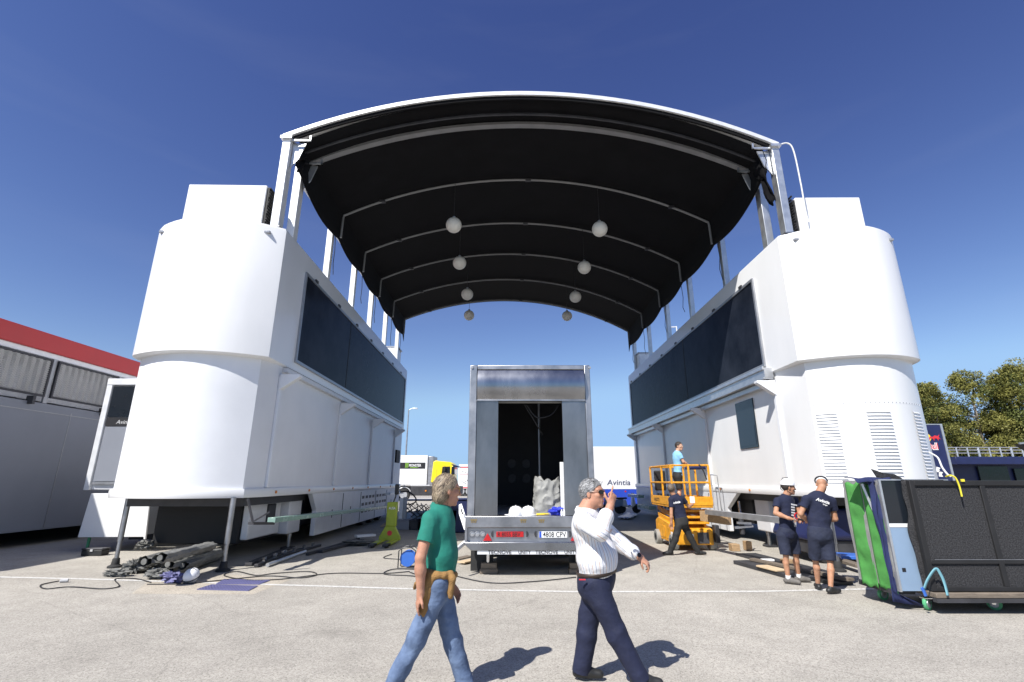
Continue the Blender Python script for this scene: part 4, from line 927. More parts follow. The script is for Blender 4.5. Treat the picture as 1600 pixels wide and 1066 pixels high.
for u in (680.5, 687.2): b.prism([(x2(u),Y2-.0,z2(751)),(x2(u)+.10,Y2-.0,z2(751)),(x2(u+1),Y2-.0,z2(733)),(x2(u+.2),Y2-.0,z2(733))], (0,.03,0))
b.each('side_groove','ink_yellow',cabo)
Y3 = 58.0; z3 = lambda v: PY(725,v,Y3).z; x3 = lambda u: PY(u,750,Y3).x
t3 = thing('box_truck', 'distant white box truck with red stripes just left of the steel trailer', 'truck', (x3(735),Y3+1,0))
cb = truck_box(t3, x3(716.5), x3(790), Y3, 2.5, z3(764), z3(726))
b = MB()
for v, h in ((730.2,1.6),(740.9,.6),(762.2,1.6)): b.box((x3(718),Y3-.012,z3(v+h/2)),(x3(790),Y3-.002,z3(v-h/2)))
b.each('red_stripe','ink_red',cb)
b = MB(); 
for (u,v) in ((722,737.5),(725.5,738),(721,752),(724,754),(727,753),(729,751),(726,756)): b.prism([(x3(u),Y3-.01,z3(v)),(x3(u+1.6),Y3-.01,z3(v+.6)),(x3(u+1.9),Y3-.01,z3(v-.3)),(x3(u+.4),Y3-.01,z3(v-.9))], (0,.006,0))
b.each('livery_mark','ink_black',cb)
b = MB(); b.box((x3(716.5),Y3+.2,.5),(x3(790),Y3+2.3,z3(764)-.01)); b.build('chassis','dark_steel',t3)
for u in (722,732,745): wheel(t3, x3(u), Y3+.05)
b = MB(); b.box((x3(709),Y3+4,.8),(x3(716),Y3+7,3.2)); tag(b.build('delivery_van','alu_white',bevel=.2), 'pale van body glimpsed between the yellow cab and the striped truck', 'van')
# lamp post
p = PY(631,772,60); x = PY(631,760,60).x; zt_ = PY(636,640,60).z; o = thing('street_lamp', 'tall grey lamp post rising behind the far end of the left unit', 'street lamp', (x,60,0))
b = MB(); b.tube([(x,60,0),(x+.05,60,zt_)], [.13,.07], 10); b.build('pole','alu_dark',o); b = MB(); b.tube([(x+.05,60,zt_-.1),(x+.5,60,zt_+.15),(x+.9,60,zt_+.12)], .05, 6); b.build('arm','alu_dark',o)
b = MB(); b.box((x+.55,59.85,zt_+.05),(x+1.15,60.15,zt_+.2)); b.build('lamp_head','alu_white',o,bevel=.05)
# white trailer with blue skirt behind, right of the steel trailer
Y4 = 36.0; z4 = lambda v: PY(950,v,Y4).z; x4 = lambda u: PY(u,750,Y4).x
t4 = thing('box_trailer', 'white trailer with blue skirt and dark lettering between steel trailer and right unit', 'trailer', (x4(960),Y4+1,0))
cb = truck_box(t4, x4(850), x4(1010), Y4, 2.5, z4(765), z4(698))
text('Avintia', 'lettering', cb, 'ink_navy', (x4(948),Y4-.012,z4(758)), (1,0,0),(0,0,1), .38, width=x4(984.5)-x4(948), bold=.004, shear=.12, extrude=.004)
text('quality', 'lettering', cb, 'ink_grey', (x4(918),Y4-.012,z4(755.5)), (1,0,0),(0,0,1), .25, width=x4(942)-x4(918), extrude=.004)
b = MB(); b.box((x4(850),Y4-.02,max(.05,z4(796))),(x4(1008),Y4+2.4,z4(765)-.003)); b.build('skirt','blue_paint',t4,bevel=.02)
b = MB(); b.lathe((x4(976),Y4-.02,z4(768)), [(.06,0),(.06,.02)], 10, 0, (0,-1,0)); b.build('side_light','red_plastic',t4)
for u in (880,900,1000): wheel(t4, x4(u), Y4+.2, .45)
# parked scooters in front of it
def scooter(u, v, s, lab, m):
    p = PZ(u, v); o = thing('motor_scooter', lab, 'scooter', p, group='parked scooters'); q = lambda x,y,z: p+V((x*s,y,z))
    for x in (-.35,.45):
        b = MB(); b.lathe(q(x,-.06,.24), [(.14,0),(.23,.01),(.24,.06),(.23,.11),(.14,.12)], 20, 0, (0,1,0)); b.build('wheel','black_rubber',o)
    b = MB(); b.prism([q(-.55,-.14,.40),q(-.15,-.14,.32),(q(.15,-.14,.28)),q(.17,-.14,.36),q(-.05,-.14,.42),q(-.1,-.14,.70),q(-.6,-.14,.72)], (0,.28,0)); b.build('body',m,o,bevel=.05)
    b = MB(); b.prism([q(.17,-.17,.28),q(.38,-.17,.42),q(.34,-.17,.95),q(.24,-.17,1.0)], (0,.34,0)); b.build('front_shield',m,o,bevel=.04)
    b = MB(); b.box(tuple(q(-.62,-.12,.73) if s>0 else q(-.05,-.12,.73)), tuple(q(-.05,.12,.82) if s>0 else q(-.62,.12,.82))); b.build('seat','black_plastic',o,bevel=.03)
    b = MB(); b.tube([q(.45,0,.24),q(.30,0,1.0)], .03, 8); b.tube([q(.28,-.28,1.04),q(.30,0,1.0),q(.28,.28,1.04)], .02, 8); b.build('handlebar','black_plastic',o)
scooter(982,802,1,'white scooter parked by the near corner of the right unit','white_plastic'); scooter(957,803,-1,'pale blue scooter parked left of the white scooter','lightblue_panel')
b = MB(); P = [PZ(963,812),PZ(985,813),PZ(998,806),PZ(980,803)]; rows = []
for i in range(7):
    rows.append([P[0].lerp(P[1],j/9).lerp(P[3].lerp(P[2],j/9), i/6)+V((0,0,.02+.09*abs(math.sin(i*1.9+j*1.3)))) for j in range(10)])
b.grid(rows); tag(b.build('plastic_sheet','bag_plastic',recalc=False,solid=.004), 'crumpled clear plastic sheet lying on the shaded ground behind the striped shirt man', 'plastic sheet')
# ------------------------------------------------------------------ scissor lift
A = V((4.16,13.2,0)); wX, lY = .92, 1.85
sl = thing('scissor_lift', 'orange scissor lift with guard rails beside the right unit wall', 'scissor lift', A+V((wX/2,lY/2,0)))
q = lambda x,y,z: V((A.x+x, A.y+y, z))
b = MB(); b.prism([q(0,0,.14),q(0,lY,.14),q(0,lY,.62),q(0,lY-.3,.72),q(0,.25,.58),q(0,0,.50)], (wX,0,0)); ch = b.build('chassis','orange_paint',sl,bevel=.025)
b = MB()
for (ya,yb_,za,zb_) in ((.1,.85,.22,.5),(.95,1.65,.22,.52)): b.box(tuple(q(-.012,ya,za)),tuple(q(.0,yb_,zb_)))
b.each('access_door','orange_paint',ch,bevel=.006)
b = MB(); b.box(tuple(q(-.016,.3,.3)),tuple(q(-.012,.45,.42))); b.box(tuple(q(.3,-.012,.3)),tuple(q(.42,-.0,.4))); b.each('sticker','sign_white',ch)
b = MB(); b.box(tuple(q(.52,-.014,.18)),tuple(q(.80,-.001,.44))); b.build('grille','dark_steel',ch)
for x in (-.10, wX-.06):
    for y in (.22, lY-.25):
        b = MB(); b.lathe(q(x,y,.19), [(.10,0),(.175,.0),(.19,.02),(.19,.14),(.175,.16),(.10,.16)], 22, 0, (1,0,0)); wo = b.build('wheel','plastic_grey',sl); b = MB(); b.lathe(q(x-.008,y,.19), [(.10,0),(.06,.02),(.03,.0)], 14, 0, (1,0,0)); b.build('hub','dark_steel',wo)
b = MB(); b.box(tuple(q(wX+.02,-.08,.2)),tuple(q(wX+.14,.1,.62))); b.build('outrigger','dark_steel',sl,bevel=.02)
zz = .62
for lv in range(2):
    for x in (.08, wX-.14):
        for dx, (ya, yb_) in enumerate(((.1,lY-.1),(lY-.1,.1))):
            b = MB(); b.beam(q(x+dx*.055,ya,zz), q(x+dx*.055,yb_,zz+.16), .05,.10); b.build('scissor_arm','orange_paint',sl,bevel=.008)
    zz += .17
for (y, z) in ((.08,.66),(.08,.80),(.10,.95),(lY/2,.72),(lY/2,.88)):
    b = MB(); b.beam(q(.05,y,z), q(wX-.05,y,z), .07,.06); b.build('cross_bar','orange_paint',sl,bevel=.008)
zp = 1.03
b = MB(); b.box(tuple(q(-.06,-.08,zp)),tuple(q(wX+.04,lY+.05,zp+.05))); b.build('platform','orange_paint',sl,bevel=.01)
b = MB(); b.box(tuple(q(-.07,-.09,zp+.052)),tuple(q(wX+.05,-.065,zp+.27))); b.box(tuple(q(-.07,-.063,zp+.052)),tuple(q(-.045,lY+.06,zp+.27))); b.box(tuple(q(wX+.025,-.063,zp+.052)),tuple(q(wX+.05,lY+.06,zp+.27))); kb = b.each('toe_board','orange_paint',sl,bevel=.008)
b = MB(); b.box(tuple(q(.38,-.095,zp+.12)),tuple(q(.50,-.091,zp+.28))); b.build('sticker','sign_white',sl)
text('HAULOTTE','lettering',kb[1],'dark_steel',q(-.072,1.55,zp+.12),(0,-1,0),(0,0,1),.09,width=.5,extrude=.002,bold=.02)
zr = 2.08
posts = [(-.04,-.06),(wX+.02,-.06),(-.04,lY+.03),(wX+.02,lY+.03),(-.04,.75),(wX+.02,.9),(.42,-.06)]
for i, (x,y) in enumerate(posts):
    b = MB(); b.beam(q(x,y,zp+.27), q(x,y,zr), .045,.045, up=(0,1,0)); b.build('guard_post','orange_paint',sl,bevel=.006)
for z in (zr, zp+.62):
    for (a, c) in (((-.04,-.06),(-.04,lY+.03)),((wX+.02,-.06),(wX+.02,lY+.03)),((-.04,lY+.03),(wX+.02,lY+.03)),((-.04,-.06),(wX+.02,-.06))):
        b = MB(); b.tube([q(*a,z), q(*c,z)], .024, 8); b.build('guard_rail','orange_paint',sl)
b = MB(); b.box(tuple(q(.04,lY-.12,1.42)),tuple(q(.36,lY-.02,1.98))); b.build('control_cabinet','dark_frame',sl,bevel=.03)
b = MB(); b.box(tuple(q(.50,.02,1.98)),tuple(q(.92,.45,2.06))); b.build('control_tray','navy',sl,bevel=.02)
b = MB(); b.tube(smoothpath([q(.7,-.08,2.1),q(.78,-.1,1.98),q(.86,-.1,1.72)]), .018, 6); b.build('cable','cable',sl)
# cable hooks / ladder frame on the wall next to the lift
b = MB(); p = PX(1113,765,6.3); b.tube([p+V((0,0,.45)), p+V((0,-.5,.42)), p+V((.02,-.5,-.9))], .018, 6); b.tube([p+V((0,0,-.9)), p+V((0,-.5,-.95))], .018, 6); b.tube([p+V((0,0,.45)),p+V((0,0,-.9))], .018, 6); b.build('access_frame','aluminium',unitR)
# aluminium beam and timber at the gap of the right unit
b = MB(); b.beam(PY(1104,800,12.5), PY(1228,814,9.9), .10, .115); b.build('edge_beam','aluminium',unitR,bevel=.006)
b = MB(); b.beam(PY(1096,806,12.9), PY(1140,812,12.0), .10,.24); b.build('timber_beam','wood',unitR,bevel=.006)
for i, (u, v, w_, h_, lab) in enumerate(((1151,862,.20,.17,'large wooden block under the right unit jack'),(1172,861,.14,.22,'smaller wooden block beside the large block under the right unit'),(1236,885,.2,.12,'small wooden offcut between the helmeted worker and the unit'))):
    p = PZ(u, v); b = MB(); b.box((p.x-w_/2,p.y,.003),(p.x+w_/2,p.y+.22,h_)); tag(b.build('wood_block','wood',bevel=.01), lab, 'wood block', 'blocks under the right unit')
planks = [((1160,878),(1262,905),.42,.07,'dark_steel','thick dark panel on the ground under the right unit, nearest the scissor lift',.0),((1165,866),(1290,898),.5,.05,'dark_steel','flat dark board lying behind the thick dark panel',.0),((1190,884),(1222,892),.25,.03,'cardboard','pale cardboard piece on the edge of the dark boards',.075),((1175,874),(1330,906),.14,.05,'old_wood','long brown plank lying along the dark boards',.075),((1225,893),(1320,912),.4,.05,'black_plastic','black sheet on the ground behind the two workers',.0),((1268,862),(1345,885),.18,.06,'old_wood','brown plank under the right unit beside the green panels',.1),((1310,868),(1350,870),.5,.05,'blue_reel','bright blue panel under the right unit beside the green panels',.38)]
for a, c, w_, h_, m, lab, z in planks:
    b = MB(); b.beam(PZ(*a,h_/2+z+.003), PZ(*c,h_/2+z+.003), w_,h_); tag(b.build('ground_plank' if 'wood' in m else 'ground_panel',m,bevel=.006), lab, 'board', 'boards lying under the right unit')
b = MB(); p = PZ(1200,877,.09); b.box((p.x-.12,p.y-.05,.09),(p.x+.12,p.y+.08,.13)); tag(b.build('white_offcut','white_plastic',bevel=.01), 'small white offcut lying on the dark boards', 'offcut')
o = thing('hydraulic_jack','small steel screw jack standing on blocks under the right unit','jack',PZ(1170,866,.42)); p = PZ(1170,866)
b = MB(); b.cyl((p.x,p.y+.2,.43),(p.x,p.y+.2,.85),.06,n=12); b.build('cylinder','dark_steel',o); b = MB(); b.cyl((p.x,p.y+.2,.85),(p.x,p.y+.2,1.2),.03,n=10); b.build('piston','chrome',o); b = MB(); b.beam((p.x-.2,p.y+.15,.58),(p.x+.25,p.y+.15,.62),.06,.05); b.beam((p.x-.15,p.y+.1,.7),(p.x+.2,p.y+.12,.68),.05,.05); b.each('handle','alu_dark',o)
# blue car-like shape stored beneath the right unit
p = PZ(1322,870); o = thing('covered_cart','low cart under a shiny dark navy cover beneath the right unit','cart',(6.9,12.2,0))
b = MB(); b.prism([(6.3,11.2,.45),(8.9,11.2,.45),(8.9,11.2,.95),(8.2,11.2,1.1),(7.0,11.2,1.12),(6.5,11.2,.85)], (0,1.6,0)); b.build('cover','navy',o,bevel=.12,seg=3); b = MB(); b.box((6.4,11.3,.2),(8.8,12.7,.44)); b.build('deck','dark_steel',o)
for x in (6.7,8.5): b = MB(); b.lathe((x,11.3,.17), [(.16,0),(.17,.02),(.17,.08)], 16, 0, (0,1,0)); b.build('wheel','black_rubber',o)
# ------------------------------------------------------------------ panel trolley on the right
ty = 7.22; tz = .27
tl = thing('panel_trolley', 'long wooden deck trolley on green castors carrying upright panels at right', 'trolley', (7.2,7.6,0))
b = MB(); b.box((5.62,7.15,.20),(10.2,8.25,.262)); b.build('deck','old_wood',tl,bevel=.008)
b = MB(); b.box((5.60,7.13,.15),(10.2,7.20,.198)); b.box((5.60,8.2,.15),(10.2,8.27,.198)); b.each('deck_rail','dark_steel',tl)
b = MB(); b.box((5.30,7.5,.18),(5.61,8.2,.24)); b.build('deck_extension','dark_steel',tl)
for (x, y, ang) in ((5.68,7.42,.5),(6.60,7.42,-.9),(8.9,7.42,.3),(5.5,8.0,.2),(6.8,8.1,.4)):
    R = Matrix.Rotation(ang,3,'Z'); c = V((x,y,.082)); ax = R@V((0,1,0)); hub = thing  # wheel axis
    b = MB(); b.lathe(c-ax*.02, [(.055,0),(.08,.002),(.082,.01),(.082,.032),(.08,.04),(.055,.042)], 26, 0, ax); wo = b.build('castor_wheel','green_wheel',tl)
    b = MB(); b.lathe(c-ax*.026, [(.05,0),(.052,.006),(.02,.006),(.018,.0)], 16, 0, ax); b.build('hub','alu_dark',wo)
    b = MB(); u_ = R@V((1,0,0))
    for s_ in (-1,1):
        b.prism([c+ax*.034*s_+u_*a+V((0,0,z)) for a,z in ((-.012,-.015),(.02,-.01),(.045,.07),(-.045,.07))], ax*.004)
    b.box(tuple(c+V((-.05,-.05,.066))), tuple(c+V((.05,.05,.075)))); b.each('castor_fork','chrome',tl)
# front black frame with carpet infill
XF0 = 5.63
o = thing('framed_carpet_board', 'tall panel of black carpet in a black frame at the front of the trolley', 'panel', (7.8,ty+.02,tz))
b = MB(); b.box((XF0+.06,ty+.02,tz+.05),(10.1,ty+.05,tz+1.40)); b.build('carpet_face','carpet',o)
b = MB(); zt2 = tz+1.43
b.box((XF0,ty-.01,tz),(XF0+.07,ty+.06,zt2)); b.box((XF0+.07,ty-.008,tz+.001),(10.1,ty+.058,tz+.06)); b.box((XF0+.07,ty-.008,zt2-.07),(10.1,ty+.058,zt2)); b.box((6.62,ty-.007,tz+.06),(6.69,ty+.057,zt2-.07)); b.box((8.3,ty-.007,tz+.06),(8.37,ty+.057,zt2-.07)); b.box((XF0+.07,ty-.006,tz+.34),(6.62,ty+.018,tz+.39)); b.box((6.69,ty-.006,tz+.34),(8.3,ty+.018,tz+.39)); b.each('frame_bar','dark_frame',o,bevel=.006)
b = MB(); b.box((XF0+.12,ty-.010,tz+.392),(9,ty-.006,tz+.397)); b.build('trim','alu_dark',o)
# loose carpet behind the frame with ragged edge
rows = []
for i in range(24):
    z = tz+.02+1.42*i/23; xe = 5.575+.008*math.sin(i*.9)+.018*math.sin(i*.35+1); rows.append([V((xe+(6.2-xe)*j/6, ty+.09+.015*math.sin(i*.7+j), z)) for j in range(7)])
b = MB(); b.grid(rows); tag(b.build('carpet_sheet','carpet',recalc=False,solid=.012), 'loose dark carpet sheet with ragged edge behind the black framed panel', 'carpet')
b = MB(); b.prism([PY(1362,733,7.9),PY(1372,748,7.9),PY(1412,749,7.9),PY(1398,741,7.9),PY(1380,739,7.9)], (0,.02,0)); tag(b.build('carpet_offcut','carpet'), 'pointed dark carpet offcut sticking up above the stacked panels', 'carpet')
# window panel (dark glass above pale blue)
o = thing('window_panel', 'upright panel with dark window above pale blue board on the trolley', 'panel', (5.6,ty+.14,tz)); xw = 5.29; yw = ty+.13
zz_ = lambda v: PY(1400,v,yw).z
b = MB(); b.box((xw+.03,yw,tz-.02),(6.3,yw+.035,zz_(824))); b.build('lower_board','lightblue_panel',o)
b = MB(); b.box((xw+.03,yw,zz_(818)),(6.3,yw+.035,zz_(751))); b.build('window_pane','window_glass',o)
b = MB(); b.box((xw+.03,yw-.006,zz_(824)+.001),(6.3,yw+.04,zz_(818)-.001)); b.build('white_rail','white_plastic',o)
b = MB(); b.box((xw,yw-.01,tz-.03),(xw+.03,yw+.045,zz_(749))); b.box((xw+.031,yw-.008,zz_(751)+.001),(6.3,yw+.043,zz_(749))); b.each('edge_trim','aluminium',o)
b = MB(); b.box((xw+.09,yw-.004,tz+.22),(xw+.14,yw-.0005,tz+.27)); b.build('socket','ink_black',o)
# navy cloth over the next panels
rows = []
for i in range(22):
    s_ = i/21; z = 1.72-1.62*s_; xa = 5.20-.0*s_+.01*math.sin(i*.8)+.04*s_; xb_ = 5.315 + .02*math.sin(i*.6) + (.35 if s_ > .9 else 0)*(s_-.9)*10
    rows.append([V((xa+(xb_-xa)*j/8, yw+.06+.03*(1-j/8)+.02*math.sin(j*1.4+i*.3), z-.06*(j/8)*(1 if s_ > .9 else 0))) for j in range(9)])
b = MB(); b.grid(rows); c1 = [[V((5.03+(5.55-5.03)*j/10, yw+.06+.30*(1-k/5)*(1-.3*j/10), 1.735+.012*math.sin(j+k)-.06*(k==5))) for j in range(11)] for k in range(6)]
b.grid(c1); tag(b.build('navy_cloth','navy_fabric',recalc=False,solid=.008), 'navy cloth draped over the panel edges beside the dark window panel', 'cloth')
# green felt panels, edges toward the camera
ends = [(5.235,8.02),(5.255,7.80),(5.245,7.60)]
A_ = V((5.215,8.02,0)); B_ = V((5.30,7.37,0))
gk = [0.0,.47,.95]
names = ['farthest left','in the middle of the three','nearest to the navy cloth']
for i, s_ in enumerate(gk):
    c = A_.lerp(B_, s_); o = thing('felt_panel', f'green felted panel with grey edge standing on the trolley, {names[i]}', 'panel', (c.x+.5,c.y,.27), group='green felted panels on the trolley')
    b = MB(); pts = []
    for k in range(15):
        z = .28+1.42*k/14; dx = .012*math.sin(k*.55+i*1.3); pts.append((c.x+dx, z))
    for k in range(14):
        (xa,za),(xb2,zb2) = pts[k], pts[k+1]
        b.add([(xa,c.y-.028,za),(xa+.95,c.y-.028,za),(xa+.95,c.y+.028,za),(xa,c.y+.028,za),(xb2,c.y-.028,zb2),(xb2+.95,c.y-.028,zb2),(xb2+.95,c.y+.028,zb2),(xb2,c.y+.028,zb2)], [(0,1,5,4),(1,2,6,5),(2,3,7,6),(3,0,4,7)])
    b.build('grey_edge','grey_edge',o,recalc=False)
    if i < 2:
        c2 = A_.lerp(B_, gk[i+1]); rows = []
        for k in range(30):
            z = .22+1.44*k/29; wv = .035*math.sin(k*.45+i*2)+.02*math.sin(k*1.1+i)
            rows.append([V((c.x+(c2.x-c.x)*j/10+.006+.018*math.sin(math.pi*j/10)*math.sin(k*.3+i)+wv*.5*math.sin(math.pi*j/10), c.y-.03+(c2.y+.0-c.y+.03)*j/10, z+.02*math.sin(j+i))) for j in range(11)])
        b = MB(); b.grid(rows); b.build('felt','green_felt',o,recalc=False,solid=.008)
b = MB(); p = PY(1341,756,7.7); q2 = PY(1366,815,7.62); b.beam(p+V((-.01,-.1,0)), q2+V((-.01,-.1,0)), .035,.03); b.beam(p+V((.03,-.08,0)), q2+V((.01,-.08,0)), .015,.02); tag(b.build('metal_strip','aluminium'), 'loose metal strip hanging in front of the green felt', 'metal strip')
# straps
def strap(pts, w_, m, name, lab, cat='strap'):
    P = smoothpath(pts, 6); b = MB(); rows = []
    for i, p in enumerate(P):
        t = (P[min(i+1,len(P)-1)]-P[max(i-1,0)]).normalized(); s_ = t.cross(V((0,1,.2))).normalized(); rows.append([p-s_*w_/2, p+s_*w_/2])
    b.grid(rows); return tag(b.build(name,m,recalc=False,solid=.004), lab, cat)
strap([PY(1444,920,7.16),PY(1450,905,7.14),PY(1462,889,7.12),PY(1470,898,7.12),PY(1476,912,7.12),PY(1481,931,7.1)], .035, 'strap_blue','ratchet_strap','pale blue strap looped at the lower left corner of the carpet panel')
strap([PY(1440,918,7.1),PY(1444,925,7.1),PY(1447,932,7.1)], .04, 'blue_reel','ratchet_strap','short bright blue strap end above the left green castor')
b = MB(); b.tube(smoothpath([PY(1478,745,7.25),PY(1485,743,7.16),PY(1493,747,7.14),PY(1499,760,7.14),PY(1503,776,7.14)]), .011, 8); tag(b.build('webbing','strap_yellow'), 'yellow strap hanging over the top edge of the carpet panel', 'strap')
b = MB(); b.box((PY(1500,745,7.2).x,7.19,1.685),(PY(1505,745,7.2).x,7.205,1.72)); tag(b.build('yellow_tag','strap_yellow'), 'small yellow tag on the top frame bar of the carpet panel', 'tag')
b = MB(); b.tube(smoothpath([PY(1452,707,9.5),PY(1465,715,9.0),PY(1472,730,8.3),PY(1481,742,7.5),PY(1485,744,7.2)]), .014, 8); tag(b.build('white_rope','rope'), 'white rope running from the right unit down to the yellow strap', 'rope')
# ------------------------------------------------------------------ right background: navy banner, navy unit, trees
Yb = 16.0; bn = thing('banner_panel', 'navy banner panel with energy drink emblem beside the louvred vents', 'banner', (12.9,Yb,0))
xbl, xbr, zbt = 12.0, PY(1468,664,Yb).x, PY(1468,664,Yb).z
b = MB(); b.box((xbl,Yb,.25),(xbr,Yb+.06,zbt)); pnl = b.build('panel','navy',bn)
b = MB(); b.box((xbr+.001,Yb-.02,.0),(xbr+.07,Yb+.08,zbt+.03)); b.box((xbl,Yb-.01,zbt+.001),(xbr,Yb+.07,zbt+.03)); b.each('frame_edge','aluminium',bn)
text('Red Bull', 'lettering', pnl, 'sign_white', (PY(1432,701,Yb).x-.02,Yb-.006,PY(1460,702.5,Yb).z), (1,0,0),(0,0,1), .21, width=PY(1466.8,701,Yb).x-PY(1432,701,Yb).x, bold=.05, extrude=.003)
text('Red Bull', 'lettering', pnl, 'ink_red', (PY(1432,701,Yb).x,Yb-.010,PY(1460,701.8,Yb).z), (1,0,0),(0,0,1), .19, width=PY(1466,701,Yb).x-PY(1432,701,Yb).x, bold=.015, extrude=.004)
sx_, sz_ = PY(1448,684,Yb).x, PY(1448,684,Yb).z
b = MB(); b.lathe((sx_,Yb-.004,sz_), [(.13,0),(.13,.006)], 24, 0, (0,-1,0)); b.build('sun_disc','ink_yellow',pnl)
bull = [(.02,-.02),(.10,.04),(.16,.02),(.24,.07),(.33,.05),(.40,.10),(.36,.02),(.41,-.06),(.35,-.02),(.33,-.10),(.29,-.03),(.22,-.02),(.19,-.10),(.16,-.03),(.09,-.02),(.05,-.08)]
for sg in (1,-1):
    b = MB(); b.prism([V((sx_+sg*(x_+.02),Yb-.012,sz_+z_-.0)) for x_,z_ in bull], (0,.004,0)); b.build('bull_emblem','ink_red',pnl)
b = MB()
for (u,v) in ((1459,738),(1466,734),(1470,741)):
    p = PY(u,v,Yb); b.prism([(p.x-.08,Yb-.006,p.z-.07),(p.x+.05,Yb-.006,p.z-.08),(p.x+.02,Yb-.006,p.z),(p.x+.08,Yb-.006,p.z+.05),(p.x-.04,Yb-.006,p.z+.09)], (0,.004,0))
b.each('white_mark','sign_white',pnl)
Yn2 = 24.0; nu = thing('navy_hospitality_unit', 'long navy unit with roof railing and dark opening beyond the panel trolley', 'building', (26,Yn2+3,0))
xa = PY(1483,722,Yn2).x; zt3 = PY(1540,717,Yn2).z
b = MB(); b.box((xa,Yn2+.2,0.0),(45,Yn2+.4,zt3-.001)); b.build('wall','navy',nu)
b = MB(); b.box((xa,Yn2-.4,zt3-.28),(45,Yn2+.19,zt3+.08)); b.build('fascia','navy',nu,bevel=.03)
b = MB(); b.box((xa+1.4,Yn2+.1,.5),(xa+2.8,Yn2+.19,zt3-.35)); b.box((xa+3.1,Yn2+.1,.8),(xa+4.6,Yn2+.19,zt3-.45)); b.each('dark_opening','window_glass',nu)
b = MB(); b.box((xa-.4,Yn2-.5,zt3-.4),(xa+1.2,Yn2-.42,zt3-.02)); b = MB()
zr0, zr1 = zt3+.085, PY(1540,700,Yn2).z
for z in (zr1, zr1-.12, (zr0+zr1)/2-.05): b.tube([(xa-.3,Yn2-.3,z),(45,Yn2-.3,z)], .025, 6)
rl = b.each('railing_bar','aluminium',nu)
b = MB(); x = xa-.3; k = 0
while x < 38: b.tube([(x,Yn2-.3,zr0),(x-.0,Yn2-.3,zr1)], .03 if k%3 else .045, 6); x += .52; k += 1
b.each('railing_post','aluminium',nu)
b = MB(); ra = []
for i in range(8): ra.append([V((PY(1560,745,20).x+ .35*j, 20+.4*i, 1.05+ .62*math.exp(-((j-3.5)/2.2)**2)*math.sin(math.pi*i/7)**.5+.12*math.sin(j*2+i))) for j in range(10)])
b.grid(ra); b.grid([[V((r[j].x, ra[0][0].y-.02, z)) for j in range(10)] for r, z in ((ra[0],0.01),(ra[0],1.07))]); tag(b.build('grey_tarp','canvas_grey',recalc=False,solid=.01), 'grey peaked tarp standing in front of the navy unit', 'tarp')
Ya = 17.5; p = PY(1594,694,Ya); o = thing('awning', 'dark pointed awning edge entering at the right border above the railing', 'awning', (p.x+1.5,Ya+.5,p.z-.5))
b = MB(); b.prism([p, p+V((4,0,.35)), p+V((4,0,-.9)), p+V((1.1,0,-.75))], (0,.25,0)); b.build('canopy_body','dark_frame',o); b = MB(); b.beam(p+V((-.05,-.02,.02)), p+V((4,-.02,.37)), .05,.06); b.build('edge_rail','alu_dark',o); b = MB(); b.cyl((p.x+3.4,Ya+.12,0),(p.x+3.4,Ya+.12,p.z-.4),.06,n=8); b.build('support_pole','dark_steel',o)
